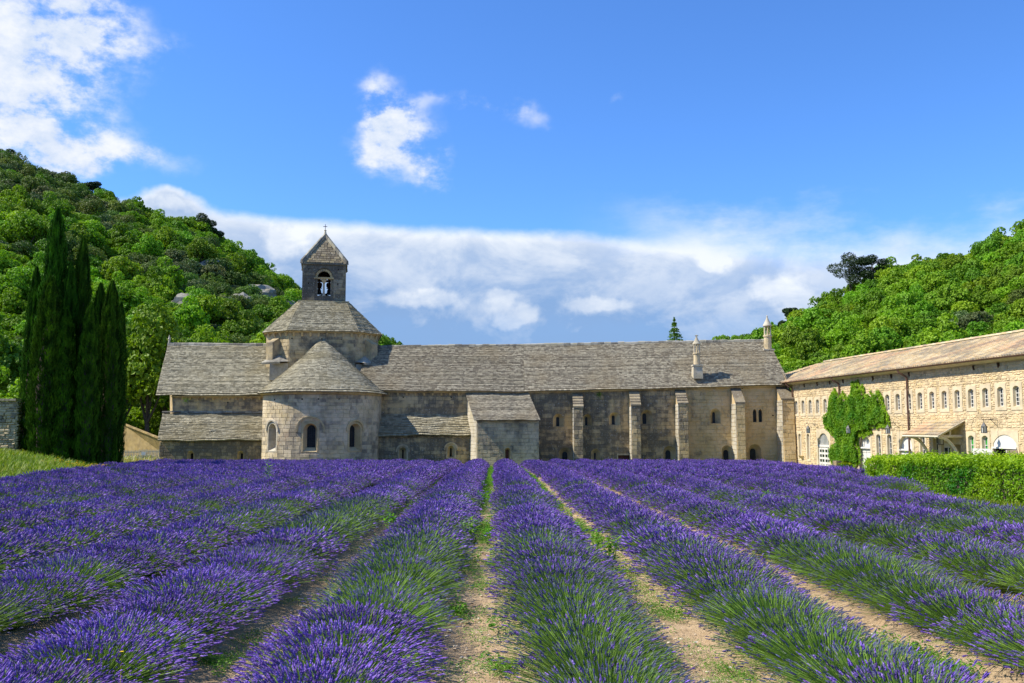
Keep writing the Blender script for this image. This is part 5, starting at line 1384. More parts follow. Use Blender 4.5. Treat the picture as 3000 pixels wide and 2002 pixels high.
# ------------------------------------------------------------------ scattering by geometry nodes
def scatter(name, meshes, pts, rots, scls, idx, label=None, category=None, kind='stuff', **kw):
    col = bpy.data.collections.new(name + '_sources')
    for i, me in enumerate(meshes):
        o = bpy.data.objects.new('%s_%02d' % (name, i), me); col.objects.link(o)
    me = bpy.data.meshes.new(name); me.vertices.add(len(pts)); me.vertices.foreach_set('co', np.asarray(pts, np.float32).ravel())
    a = me.attributes.new('rot', 'FLOAT_VECTOR', 'POINT'); a.data.foreach_set('vector', np.asarray(rots, np.float32).ravel())
    sc = np.asarray(scls, np.float32); sc = np.repeat(sc[:, None], 3, 1) if sc.ndim == 1 else sc
    a = me.attributes.new('scl', 'FLOAT_VECTOR', 'POINT'); a.data.foreach_set('vector', sc.ravel())
    a = me.attributes.new('pick', 'INT', 'POINT'); a.data.foreach_set('value', np.asarray(idx, np.int32))
    o = bpy.data.objects.new(name, me); COL.objects.link(o); o['kind'] = kind
    if label: o['label'] = label
    if category: o['category'] = category
    g = bpy.data.node_groups.new(name + '_nodes', 'GeometryNodeTree')
    g.interface.new_socket('Geometry', in_out='INPUT', socket_type='NodeSocketGeometry'); g.interface.new_socket('Geometry', in_out='OUTPUT', socket_type='NodeSocketGeometry')
    n, l = g.nodes, g.links
    gi = n.new('NodeGroupInput'); go = n.new('NodeGroupOutput')
    ci = n.new('GeometryNodeCollectionInfo'); ci.inputs['Collection'].default_value = col; ci.inputs['Separate Children'].default_value = True; ci.inputs['Reset Children'].default_value = True
    ip = n.new('GeometryNodeInstanceOnPoints'); ip.inputs['Pick Instance'].default_value = True
    def na(nm, ty):
        q = n.new('GeometryNodeInputNamedAttribute'); q.data_type = ty; q.inputs['Name'].default_value = nm; return q.outputs['Attribute']
    l.new(gi.outputs[0], ip.inputs['Points']); l.new(ci.outputs[0], ip.inputs['Instance'])
    l.new(na('pick', 'INT'), ip.inputs['Instance Index']); l.new(na('rot', 'FLOAT_VECTOR'), ip.inputs['Rotation']); l.new(na('scl', 'FLOAT_VECTOR'), ip.inputs['Scale'])
    l.new(ip.outputs[0], go.inputs[0])
    md = o.modifiers.new('scatter', 'NODES'); md.node_group = g
    return o

# ------------------------------------------------------------------ woods on the two hills
def px_of(p):
    d = Vector(p) - CAM; c, s = math.cos(PITCH), math.sin(PITCH)
    dep = d.y * c + d.z * s; return 1500 + F * d.x / dep, 1001 - F * (d.z * c - d.y * s) / dep, dep
NKIND = ['bright', 'mid', 'dark', 'olive']
forest = []
hr = np.random.default_rng(42)
for side, x0, x1, cnt in (('left', -800, 1250, 2900), ('right', 1960, 3850, 2000)):
    n = 0; cells = {}
    tries = 0
    while n < cnt and tries < cnt * 30:
        tries += 1
        px = hr.uniform(x0, x1); v = hr.uniform(0, 1.05) ** 0.9
        p = hill_point(side, px, v)
        yy = p.y
        if hr.random() > (yy / 205) ** 1.0: continue
        sp = 2.3 if side == 'left' else 2.5
        key = (int(p.x / sp), int(p.y / sp)); 
        if any((key[0] + a, key[1] + b_) in cells and (cells[key[0] + a, key[1] + b_] - p).length < sp for a in (-1, 0, 1) for b_ in (-1, 0, 1)): continue
        if p.x > -14 and p.x < 22.5 and p.y < 84: continue
        if p.x > 19 and p.y < 92 and p.x < WX(p.y) + 16: continue
        cells[key] = p; n += 1
        patch = mnoise.noise((p.x * 0.035, p.y * 0.03 + p.z * 0.05, 4.2 if side == 'left' else 8.8)) 
        if side == 'left':
            q = hr.random() + patch * 1.1 + (0.26 - v * 0.62)
            kind = 'bright' if q > 0.60 else 'mid' if q > 0.28 else 'olive' if hr.random() < 0.30 else 'dark'
        else:
            q = hr.random() + patch * 0.6
            kind = 'bright' if q > 0.42 else 'mid' if q > -0.05 else 'olive' if hr.random() < 0.3 else 'dark'
        R_ = hr.uniform(1.5, 3.1) * (1.08 if kind in ('bright', 'mid') else 0.92)
        if v < 0.06: R_ *= 0.8
        forest.append((p, R_, kind, side, int(hr.integers(3)), hr.uniform(0, 6.28), hr.uniform(0.85, 1.25)))
# the ones that show largest are single trees
def shows(f):
    x, y, dep = px_of(f[0] + Vector((0, 0, f[1])))
    ok = -40 < x < 3040 and not (470 < x < 2250 and y > 1010) and not (x > 2280 and y > 1115 - (x - 2290) * 0.19)
    return f[1] / dep if ok else 0
forest.sort(key=shows, reverse=True)
LAB = {'bright': 'bright green oak tree', 'mid': 'green leafy oak tree', 'dark': 'dark rounded holm oak', 'olive': 'grey green bushy tree'}
for f in forest[:290]:
    p, R_, kind, side, s, a, hz = f
    e = link('oak_tree' if kind != 'olive' else 'bushy_tree', TREES[kind][s][2], None, p, label='%s low on the wooded hillside to the %s' % (LAB[kind], side), category='tree', group='%s trees on the %s hillside' % (kind, side))
    e.rotation_euler = (0, 0, a); e.scale = (R_, R_, R_ * hz)
rest = forest[290:]
allm = [TREES[k_][s][2] for k_ in NKIND for s in range(3)]
scatter('hillside_woods', allm, [f[0] for f in rest], [(0, 0, f[5]) for f in rest], [(f[1], f[1], f[1] * f[6]) for f in rest], [NKIND.index(f[2]) * 3 + f[4] for f in rest],
        'dense mixed green woodland covering the upper slopes of both hills', 'woodland')
# undergrowth between the crowns
bush, _ = crown('undergrowth', M['leaf_mid'], np.random.default_rng(5), n=420, leaf=0.13, z0=0.15, lobes=6, trunk=False)
bush2, _ = crown('undergrowth2', M['leaf_dark'], np.random.default_rng(6), n=420, leaf=0.12, z0=0.15, lobes=6, trunk=False)
up = []
for side, x0, x1, cnt in (('left', -800, 1300, 2900), ('right', 1960, 3850, 1600)):
    for _ in range(cnt):
        p = hill_point(side, hr.uniform(x0, x1), hr.uniform(0, 1.04) ** 0.8)
        if (-14 < p.x < 22.5 and p.y < 84) or (p.x > 19 and p.y < 92 and p.x < WX(p.y) + 14): continue
        up.append(p)
scatter('undergrowth', [bush, bush2], up, [(0, 0, hr.uniform(0, 6)) for _ in up], [hr.uniform(1.1, 2.1) for _ in up], [int(hr.random() < 0.5) for _ in up], 'shrubby undergrowth between the trees on both hills', 'undergrowth')

def tree(name, kind, p, R_, label, group=None, hz=1.0, rot=0.0, s=0):
    cm, tm = NEAR[kind][s % 2]
    e = empty(name, label, 'tree', group, p, rot); e.scale = (R_, R_, R_ * hz)
    link('crown', cm, e); link('trunk', tm, e); return e
# taller trees at the foot of the left hill, behind the cypresses and the ochre wall
G = 'leafy trees at the foot of the left hill'
for (px, py, Y, R_, kind, lab, hz) in (
    (30, 1235, 66, 3.0, 'bright', 'pale green leafy tree above the dry stone wall at the left edge', 1.1),
    (90, 1180, 74, 4.0, 'mid', 'green tree behind the left side of the cypress group', 1.25),
    (-40, 1120, 76, 4.5, 'mid', 'green tree cut by the left edge behind the stone wall', 1.3),
    (345, 1290, 88, 4.6, 'mid', 'broad green tree just right of the cypresses behind the ochre wall', 1.25),
    (425, 1290, 88, 4.6, 'mid', 'green tree between the cypresses and the abbey gable', 1.35),
    (480, 1290, 92, 4.4, 'mid', 'green tree touching the left gable of the abbey', 1.2),
    (200, 1290, 90, 5.0, 'mid', 'tree mostly hidden behind the cypresses', 1.2)):
    p = P(px, 1330, Y); p.z = max(float(gz(p.x, p.y)), -0.9)
    tree('leafy_tree', kind, p, R_, lab, G, hz, px * 0.37, int(px) % 2)
# trees over the roofs
def over_roof(px, ytop, Y, R_, kind, lab, hz=1.0):
    p = P(px, ytop, Y); e = tree('leafy_tree', kind, Vector((p.x, p.y, p.z - R_ * 2.25 * hz)), R_, lab, 'treetops showing over the long roof', hz, px, 0); return e
over_roof(2122, 985, 100, 2.2, 'bright', 'small bright treetop over the long roof left of the tall chimney', 1.3)
over_roof(2165, 980, 103, 2.3, 'bright', 'second bright treetop nearest the tall chimney', 1.3)
over_roof(1145, 1005, 105, 2.2, 'mid', 'low green treetop just right of the drum over the ridge', 1.2)
over_roof(2225, 985, 98, 2.6, 'mid', 'treetop directly left of the tall chimney', 1.1)

# pines and the conifer
def pine(label, p, H_, spread, seed, group='pines on the skyline', layers=7):
    r = np.random.default_rng(seed); e = empty('pine_tree', label, 'tree', group, p)
    mb = MB(); mb.tube([(0, 0, -0.5), (0.15, 0.05, H_ * 0.5), (0.05, 0, H_ * 0.92)], [0.18, 0.12, 0.05], 6)
    cs = []
    for i in range(layers):
        a = r.uniform(0, 6.28); k = r.uniform(0.35, 0.85) * spread; z = H_ * r.uniform(0.5, 0.95)
        c_ = (k * math.cos(a), k * math.sin(a), z); cs.append(c_); mb.tube([(0.1, 0, z - H_ * 0.2), c_], [0.06, 0.02], 5)
    cs.append((0, 0, H_ * 0.93))
    mb.build('trunk', M['bark'], e)
    cs = np.array(cs); n = 6500; li = r.integers(len(cs), size=n); d = rand_dirs(n, r)
    c_ = cs[li] + d * np.array([0.42, 0.42, 0.26]) * spread * (0.6 + 0.5 * r.random((n, 1)))
    V, Fq = quads_at(c_, d * 0.3 + rand_dirs(n, r) * 0.7, np.full(n, 0.17) * r.uniform(.6, 1.2, n), r, 0.5)
    obj('crown', V, Fq, M['leaf_pine'], e, attrs={'var': np.repeat(r.random(n) * .8, 4)})
def hp(side, px, v=0.98): return hill_point(side, px, v)
pine('wide dark pine on the crest of the left hill', hp('left', 590, .97), 8.0, 2.8, 1); pine('round pine a little lower on the left crest', hp('left', 622, .97), 6.0, 2.4, 2)
pine('small windblown pine standing alone on the left crest', hp('left', 680), 6.0, 1.1, 3); pine('dark pine high on the left skyline', hp('left', 270), 5.5, 2.2, 4)
pine('dark pine at the far left top of the hill', hp('left', 30), 5.5, 2.4, 5); pine('slender pine on the left slope above the nave', hp('left', 838), 6.0, 1.3, 8)
pine('large dark pine on the crest of the right hill', hp('right', 2490, .93), 12.0, 3.3, 6, layers=10); pine('smaller pine beside the large one on the right crest', hp('right', 2556, .93), 9.5, 2.6, 7, layers=9)
pine('pine at the low end of the right crest', hp('right', 2305, .95), 7.5, 1.9, 9)
def conifer(label, p, H_, R_, seed):
    r = np.random.default_rng(seed); e = empty('conifer_tree', label, 'tree', None, p)
    MB().tube([(0, 0, -0.5), (0, 0, H_)], [0.2, 0.03], 6).build('trunk', M['bark'], e)
    n = 7000; t = r.random(n) ** 0.65; t = np.floor(t * 16) / 16 + r.random(n) * 0.045
    a = r.uniform(0, 6.28, n); br = np.floor(a / 0.55) * 0.55 + r.normal(0, 0.10, n) + np.floor(t * 16) * 1.3
    rr = (1 - (1 - t)) * R_ * r.random(n) ** 0.5 * (0.75 + 0.5 * np.sin(br * 7) ** 2)
    z = H_ * (1 - t * 0.95) - rr * 0.25; c_ = np.stack([rr * np.cos(br), rr * np.sin(br), z], 1)
    V, Fq = quads_at(c_, rand_dirs(n, r) + np.array([0, 0, .6]), np.full(n, 0.12) * r.uniform(.6, 1.2, n), r, 0.6)
    obj('crown', V, Fq, M['leaf_mid'], e, attrs={'var': np.repeat(r.random(n) * .6, 4)})
p = P(1975, 930, 96); conifer('narrow pointed conifer rising behind the long roof', Vector((p.x, p.y, p.z - 9.0)), 9.0, 3.1, 11)

# rock outcrops on the left hill
for i, (px, py_, v, s) in enumerate(((632, 0, 0.60, 2.6), (770, 0, .62, 2.8), (842, 0, .66, 2.0), (650, 0, .74, 1.8), (560, 0, .35, 2.2), (715, 0, .50, 1.8))):
    p = hill_point('left', px, v); r = np.random.default_rng(i); mb = bpy.data.meshes.new('rock')
    import bmesh
    bm = bmesh.new(); bmesh.ops.create_icosphere(bm, subdivisions=3, radius=1.0)
    for q in bm.verts:
        k = 1 + 0.35 * mnoise.noise(q.co * 1.6 + Vector((i * 3, 0, 0))) + 0.15 * mnoise.noise(q.co * 4); q.co *= k; q.co.z = round(q.co.z * 3) / 3 * 0.5 + q.co.z * 0.5
    bm.to_mesh(mb); bm.free(); mb.materials.append(M['rock'])
    o = link('rock', mb, None, p + Vector((0, -2.0, 2.0)), label='bare grey limestone outcrop %s on the left hillside' % ['high up between holm oaks', 'above the roof ridge beside the tower', 'lowest by the tower', 'small and topmost', 'over the left end of the roof', 'mid slope'][i], category='rock', group='limestone outcrops on the left hill')
    o.scale = (s * 1.1, s, s * .8)

# ------------------------------------------------------------------ cypresses
def cypress_mesh(seed, H_=13.0, Rm=1.0, n=15000):
    r = np.random.default_rng(seed)
    t = r.random(n) ** 0.85
    prof = np.interp(t, [0, 0.04, 0.15, 0.4, 0.65, 0.85, 0.95, 1], [0.45, 0.8, 1.0, 1.0, 0.86, 0.58, 0.33, 0.07]) * Rm
    a = r.uniform(0, 2 * math.pi, n)
    flute = 0.10 * np.sin(a * 5 + t * 3 + seed) + 0.07 * np.sin(a * 11 - t * 14 + seed) + 0.06 * np.sin(t * 60 + a * 3)
    tuft = np.array([mnoise.noise((math.cos(x) * 2.2, math.sin(x) * 2.2, y * 16 + seed)) for x, y in zip(a, t)])
    rr = prof * (0.90 + flute + 0.26 * tuft) * (1 - 0.28 * r.random(n) ** 2)
    c_ = np.stack([rr * np.cos(a), rr * np.sin(a), t * H_ + r.normal(0, .05, n)], 1)
    out = np.stack([np.cos(a), np.sin(a), np.full(n, 0.15)], 1)
    up_ = out * 0.35 + np.array([0, 0, 1.0]) + rand_dirs(n, r) * 0.22; up_ /= np.linalg.norm(up_, axis=1)[:, None]
    side_ = np.cross(up_, out + rand_dirs(n, r) * 0.5); nrm = np.cross(side_, up_); nrm /= np.linalg.norm(nrm, axis=1)[:, None]
    V, Fq = quads_at(c_, nrm, 0.15 * r.uniform(.5, 1.2, n), r, 0.36, up=up_, bend=0.1)
    col = np.clip(0.42 + 0.9 * tuft + 0.25 * r.normal(size=n) * 0.5, 0, 1)
    crown_ = mesh_from('cypress_crown', V, Fq, M['leaf_cypress'], attrs={'var': np.repeat(col, 4)})
    mb = MB(); mb.tube([(0, 0, -0.4), (0.05, 0, H_ * 0.4), (0, 0, H_ * 0.93)], [0.3 * Rm, 0.5 * Rm, 0.05], 8)
    return crown_, mesh_from('cypress_trunk', mb.V, mb.F, M['bark'], attrs={'var': mb.A})
CY = [cypress_mesh(s) for s in range(3)]
S6 = 480 / 855.0
cy = [(305, 100, 64, 50.5, 'tallest cypress, second from the left of the dark group'), (192, 400, 42, 51.0, 'leftmost cypress at the edge of the dark group'), (268, 450, 70, 48.6, 'front left cypress of middle height before the tallest'),
      (372, 380, 50, 50.3, 'cypress in the gap right of the tallest one'), (437, 250, 52, 51.2, 'second tallest cypress with a thin tip, in the middle of the group'), (478, 585, 52, 49.0, 'shorter front cypress under the second tallest'),
      (528, 490, 50, 51.0, 'blunt topped cypress right of the middle'), (588, 475, 56, 50.2, 'cypress right of centre with a ragged top'), (634, 590, 34, 51.4, 'rightmost slim cypress of the group'), (345, 620, 62, 48.9, 'low broad cypress at the front of the group')]
for i, (zx, zt_, hw, Y, lab) in enumerate(cy):
    px = zx * S6; py = 560 + zt_ * S6
    top = P(px, py, Y); zb = float(gz(top.x, Y)) - 0.05; Hh = top.z - zb
    e = empty('cypress_tree', lab, 'tree', 'cypresses beside the field', (top.x, Y, zb), i * 1.7)
    R_ = hw * S6 * Y / F * 1.30; e.scale = (R_, R_, Hh / 13.0)
    link('crown', CY[i % 3][0], e); link('trunk', CY[i % 3][1], e)

# ------------------------------------------------------------------ lavender
GREEN = np.array([(0.13, 0.24, 0.030), (0.19, 0.33, 0.04), (0.09, 0.18, 0.025), (0.25, 0.38, 0.06)])
VIOLET = np.array([(0.185, 0.095, 0.42), (0.25, 0.14, 0.51), (0.14, 0.07, 0.33), (0.31, 0.19, 0.54), (0.21, 0.10, 0.38)])
DULL = np.array([(0.095, 0.10, 0.20), (0.13, 0.14, 0.20), (0.075, 0.075, 0.17), (0.15, 0.17, 0.16), (0.11, 0.085, 0.26)])
def lavender_mesh(seed, n, bloom, wide=1.0, spike=0.055, sw=0.0085, stem=0.0028, rad_=0.66, H_=0.62, side=4, baseleaf=160):
    """stems fan out of a low tuft; each ends in a flower spike. bloom 0 green .. 1 full violet"""
    r = np.random.default_rng(seed)
    a = r.uniform(0, 2 * math.pi, n); q = r.random(n) ** 0.60                # 0 upright .. 1 leaning out
    tilt = np.minimum(q * rad(83) + r.normal(0, 0.05, n), rad(88))
    L = (H_ * (1 - 0.08 * q) + 0.13 * q) * r.normal(1.0, 0.075, n)
    b0 = np.stack([np.cos(a) * 0.20 * q, np.sin(a) * 0.24 * q, np.full(n, 0.03)], 1)
    d = np.stack([np.sin(tilt) * np.cos(a), np.sin(tilt) * np.sin(a), np.cos(tilt)], 1)
    # stems bow: they start steeper and end flatter
    d0 = d * 0.8 + np.array([0, 0, .45]); d0 /= np.linalg.norm(d0, axis=1)[:, None]
    mid_ = b0 + d0 * (L * 0.5)[:, None]; end = mid_ + d * (L * 0.5)[:, None]
    end[:, 0] *= rad_ / 0.66
    x = np.cross(d, rand_dirs(n, r)); x /= np.linalg.norm(x, axis=1)[:, None]
    w = stem * wide
    V1 = np.stack([b0 - x * w, b0 + x * w, mid_ + x * w, mid_ - x * w, end + x * w * .7, end - x * w * .7], 1).reshape(-1, 3)
    k = np.arange(n) * 6
    F1 = np.concatenate([np.stack([k, k + 1, k + 2, k + 3], 1), np.stack([k + 3, k + 2, k + 4, k + 5], 1)])
    g = GREEN[r.integers(len(GREEN), size=n)] * r.uniform(.75, 1.2, (n, 1))
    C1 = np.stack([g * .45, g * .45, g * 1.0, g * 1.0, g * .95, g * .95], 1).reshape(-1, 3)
    # spikes
    has = r.random(n) < (0.30 + 0.70 * bloom); m_ = int(has.sum()); e_ = end[has]; dd = d[has] + rand_dirs(m_, r) * 0.12; dd /= np.linalg.norm(dd, axis=1)[:, None]
    X = np.cross(dd, rand_dirs(m_, r)); X /= np.linalg.norm(X, axis=1)[:, None]; Y = np.cross(dd, X)
    full = r.random(m_) < bloom
    sl = spike * r.uniform(.7, 1.35, m_) * (0.9 + .1 * wide); swd = sw * wide * r.uniform(.75, 1.25, m_) * np.where(full, 1.0, 0.72)
    rings = [(-0.15, 0.35), (0.10, 1.0), (0.34, 0.72), (0.60, 1.0), (1.0, 0.2)] if side == 4 else [(-0.1, 0.4), (0.35, 1.0), (1.0, 0.2)]
    P_ = []
    for (h, rr) in rings:
        for j in range(side):
            t = 2 * math.pi * j / side + h * 1.5
            P_.append(e_ + dd * (sl * h)[:, None] + (X * math.cos(t) + Y * math.sin(t)) * (swd * rr)[:, None])
    nr = len(rings); V2 = np.stack(P_, 1).reshape(-1, 3); k = np.arange(m_) * (nr * side); F2 = []
    for i in range(nr - 1):
        for j in range(side):
            j2 = (j + 1) % side; F2.append(np.stack([k + i * side + j, k + i * side + j2, k + (i + 1) * side + j2, k + (i + 1) * side + j], 1))
    F2 = np.concatenate(F2) + len(V1)
    vc = np.where(full[:, None], VIOLET[r.integers(len(VIOLET), size=m_)], DULL[r.integers(len(DULL), size=m_)]) * r.uniform(.75, 1.3, (m_, 1))
    C2 = np.repeat(vc, nr * side, 0).reshape(m_, nr * side, 3) * (0.8 + 0.4 * r.random((m_, nr * side, 1))); C2 = C2.reshape(-1, 3)
    # grey green leaves at the foot
    nb = baseleaf; ab = r.uniform(0, 6.28, nb); tb = r.uniform(0.1, 1.35, nb); db = np.stack([np.sin(tb) * np.cos(ab), np.sin(tb) * np.sin(ab), np.cos(tb)], 1)
    cb = db * r.uniform(.10, .32, (nb, 1)) + np.array([0, 0, .02]); V3, F3 = quads_at(cb, np.cross(db, rand_dirs(nb, r)), 0.09 * r.uniform(.6, 1.2, nb), r, 0.10 * wide, up=db)
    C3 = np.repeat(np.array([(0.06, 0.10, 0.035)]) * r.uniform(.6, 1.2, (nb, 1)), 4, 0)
    F3 = F3 + len(V1) + len(V2)
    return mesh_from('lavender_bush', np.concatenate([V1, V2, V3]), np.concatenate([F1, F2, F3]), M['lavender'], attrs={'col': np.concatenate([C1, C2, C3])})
BLOOM = [0.82, 0.42, 0.08]
LAV = {}
for lod, (n, wide, spk, side, bl) in enumerate(((1500, 1.0, 0.050, 4, 260), (1050, 1.45, 0.058, 3, 160), (620, 2.4, 0.07, 3, 60))):
    for b_i, bl_ in enumerate(BLOOM):
        for s in range(3):
            LAV[lod, b_i, s] = lavender_mesh(1000 + lod * 100 + b_i * 10 + s, n, bl_, wide, spk, side=side, baseleaf=bl)
plants = []
lr = np.random.default_rng(77)
GREENSPOTS = [(11.0, -1, .8), (9.0, 0, .9), (7.0, 0, .9), (8.0, 1, .9), (7.0, 1, .9), (14.8, -2, 1.3), (16.2, -2, 1.7), (17.6, -2, 1.6), (19.0, -2, 1.1), (19.6, -3, 1.2), (8.6, -1, .9), (9.6, -1, .7), (13, 0, .75), (12, 2, .9), (14, 3, 1.0), (9.4, 2, .7), (12.5, -1, .6), (11.5, -2, .4),
              (16, -2, .5), (20, -2, .45), (22, -1, .4), (15.5, 4, 1.0), (17, 5, .9), (19, 5, .8), (11, 4, .9), (9.6, 3, .7), (10, -4, .5), (20, -4, .8), (22, -5, .6), (28, 7, .6), (24, 8, .5)]
for i in range(-22, 16):
    y = 2.2 + lr.uniform(0, .5)
    while y < 65.2:
        x = ROW0 + ROWS * i + ROWT * y
        ok = x > float(field_left(y)) + 0.45 and (x < 11.0 or (y > 36 and x < 18.2)) and abs(x) < 0.5556 * y + 6.0
        if ok:
            b = 0.16 + 0.9 * max(0.0, mnoise.noise((x * 0.5, y * 0.30, 2.2))) * 1.15 + max(0, 14 - y) * 0.006
            for (gy, gi, gs) in GREENSPOTS:
                if gi == i: b += gs * math.exp(-((y - gy) / 0.85) ** 2)
            if y > 24: b *= 0.55
            b += lr.uniform(-.12, .12)
            bi = 0 if b < 0.40 else 1 if b < 0.80 else 2
            sc = lr.uniform(.76, .88) * (1.0 if y < 9 else 1.06 if y < 26 else 0.95)
            if i in (0, 1) and y < 13: b += 0.32
            if i in (2, 3) and y < 11: b += 0.25
            if i == -1 and y < 7.7: b = min(b, .36) - .1 + .25 * (y < 4.6)
            bi = 0 if b < 0.40 else 1 if b < 0.80 else 2
            xx = x + lr.uniform(-.06, .06)
            plants.append((xx, y + lr.uniform(-.05, .05), i, bi, sc, lr.uniform(0, 6.28), int(lr.integers(3)), lr.uniform(-.05, .05), lr.uniform(-.05, .05)))
        y += lr.uniform(.58, .74)
plants.sort(key=lambda p_: math.hypot(p_[0], p_[1]) - (0 if abs(p_[0]) < 0.53 * p_[1] + .3 and p_[1] > 3.2 else -50))
def ORD(n):
    return '%d%s' % (n, 'th' if 10 < n % 100 < 14 else {1: 'st', 2: 'nd', 3: 'rd'}.get(n % 10, 'th'))
NUM = ['first', 'second', 'third', 'fourth', 'fifth', 'sixth', 'seventh', 'eighth', 'ninth', 'tenth', 'eleventh', 'twelfth', 'thirteenth']
ROWNAME = {-1: 'first row left of the middle path', 0: 'first row right of the middle path', 1: 'second row right of the middle path', 2: 'third row right of the middle path', 3: 'fourth row right of the middle path',
           -2: 'second row left of the middle path', -3: 'third row left of the middle path', -4: 'fourth row left of the middle path'}
BN = ['violet', 'half green', 'mostly green']
order = {}
for q_ in sorted(plants[:295], key=lambda p_: p_[1]): order.setdefault(q_[2], []).append(q_)
for (x, y, i, bi, sc, a, s, tx, ty) in plants[:295]:
    lod = 0 if y < 12 else 1; nth = order[i].index((x, y, i, bi, sc, a, s, tx, ty)) + 1; od = ORD(nth)
    nm = '%s row %s of middle path' % (NUM[i if i >= 0 else -i - 1], 'right' if i >= 0 else 'left')
    o = link('lavender_bush', LAV[lod, bi, s], None, (x, y, float(gz(x, y)) + 0.03), label='%s lavender bush, %s from the camera in %s' % (BN[bi], od, nm), category='lavender', group='lavender bushes nearest the camera')
    o.rotation_euler = (tx, ty, a); o.scale = (sc, sc, sc * 0.80)
rest = plants[295:]
lm = [LAV[l_, b_, s] for l_ in (0, 1, 2) for b_ in range(3) for s in range(3)]
scatter('lavender_rows', lm, [(p_[0], p_[1], float(gz(p_[0], p_[1])) + 0.03) for p_ in rest], [(p_[7], p_[8], p_[5]) for p_ in rest], [(p_[4], p_[4], (0.80 if p_[1] > 26 else .76) * (0.88 + 0.24 * ((p_[5] * 7.7) % 1))) for p_ in rest],
        [(0 if p_[1] < 10 else 1 if p_[1] < 32 else 2) * 9 + p_[3] * 3 + p_[6] for p_ in rest], 'rows of violet lavender running back to the abbey wall', 'lavender field')
print('lavender', len(plants))

# ------------------------------------------------------------------ hedges
def hedge(label, x0, x1, y0, y1, h, taper=0.06, n_per=650, leaf=0.055, ztop=None):
    """clipped box of shiny leaves: every face a rough skin of leaves over a dark core"""
    r = np.random.default_rng(int(abs(x0 * 13 + y0 * 7)))
    e = empty('hedge', label, 'hedge', loc=((x0 + x1) / 2, (y0 + y1) / 2, float(gz((x0 + x1) / 2, (y0 + y1) / 2))))
    ez = e.location.z
    faces = [('top', x1 - x0, y1 - y0), ('front', x1 - x0, h), ('back', x1 - x0, h), ('left', y1 - y0, h), ('right', y1 - y0, h)]
    C_, N_ = [], []
    for nm, A_, B_ in faces:
        if nm in ('back', 'right'): n = int(A_ * B_ * 120)
        else: n = int(A_ * B_ * n_per)
        a, b_ = r.random(n), r.random(n)
        if nm == 'top': p_ = np.stack([x0 + a * (x1 - x0), y0 + b_ * (y1 - y0), np.full(n, h)], 1); nn_ = (0, 0, 1)
        if nm == 'front': p_ = np.stack([x0 + a * (x1 - x0), np.full(n, y0), b_ * h], 1); nn_ = (0, -1, 0)
        if nm == 'back': p_ = np.stack([x0 + a * (x1 - x0), np.full(n, y1), b_ * h], 1); nn_ = (0, 1, 0)
        if nm == 'left': p_ = np.stack([np.full(n, x0), y0 + a * (y1 - y0), b_ * h], 1); nn_ = (-1, 0, 0)
        if nm == 'right': p_ = np.stack([np.full(n, x1), y0 + a * (y1 - y0), b_ * h], 1); nn_ = (1, 0, 0)
        nn_ = np.array(nn_, float)
        bumps = np.array([mnoise.noise((q[0] * 1.3, q[1] * 1.3, q[2] * 1.6 + 5)) * 0.13 + mnoise.noise((q[0] * 4, q[1] * 4, q[2] * 4)) * 0.09 for q in p_])
        dep = r.random(n) ** 2 * 0.16
        p_ = p_ + nn_ * (bumps - dep)[:, None] + r.normal(0, .02, (n, 3))
        if nm == 'top': p_[:, 2] += 0.05 * r.random(n) ** 4 * 3
        C_.append(p_); q = nn_ * 0.8 + rand_dirs(n, r) * 0.9 + np.array([0, 0, .25]); N_.append(q / np.linalg.norm(q, axis=1)[:, None])
    C_ = np.concatenate(C_); N_ = np.concatenate(N_)
    G_ = gz(C_[:, 0], C_[:, 1]); T_ = np.array([ztop(q) for q in C_[:, 1]]) if ztop else G_ + h
    C_[:, 2] = G_ + C_[:, 2] / h * (T_ - G_)
    V, Fq = quads_at(C_, N_, leaf * r.uniform(.55, 1.2, len(C_)), r, 0.55, bend=0.2)
    loc = np.array(e.location)
    patch = np.array([mnoise.noise((q[0] * 0.8, q[1] * 0.8, q[2] * 0.9)) for q in C_])
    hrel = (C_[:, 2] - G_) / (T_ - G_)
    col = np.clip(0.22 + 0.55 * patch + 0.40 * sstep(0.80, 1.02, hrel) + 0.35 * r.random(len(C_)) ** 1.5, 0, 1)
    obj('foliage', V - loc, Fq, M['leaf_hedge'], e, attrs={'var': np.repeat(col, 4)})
    mb = MB(); z = lambda x, y: float(gz(x, y)) - ez
    m_ = 0.2; X0, X1, Y0, Y1 = x0 + m_ - loc[0], x1 - m_ - loc[0], y0 + m_ - loc[1], y1 - m_ - loc[1]
    tt = [ztop(y0) - ez - .22, ztop(y1) - ez - .22] if ztop else [h - .2, h - .2]
    zz = [z(x0, y0), z(x1, y0), z(x1, y1), z(x0, y1)]
    mb.hexa([(X0, Y0, zz[0]), (X1, Y0, zz[1]), (X1, Y1, zz[2]), (X0, Y1, zz[3]), (X0, Y0, tt[0]), (X1, Y0, tt[0]), (X1, Y1, tt[1]), (X0, Y1, tt[1])])
    mb.build('branches', M['bark'], e)
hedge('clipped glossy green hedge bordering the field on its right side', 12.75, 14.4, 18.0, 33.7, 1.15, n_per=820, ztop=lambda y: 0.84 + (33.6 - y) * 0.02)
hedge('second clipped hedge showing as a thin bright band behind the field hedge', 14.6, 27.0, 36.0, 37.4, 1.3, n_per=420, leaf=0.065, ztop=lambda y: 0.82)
hedge('low dark hedge beside the stone block', 21.6, 24.0, 60.6, 61.4, 0.55, n_per=350, leaf=0.07)

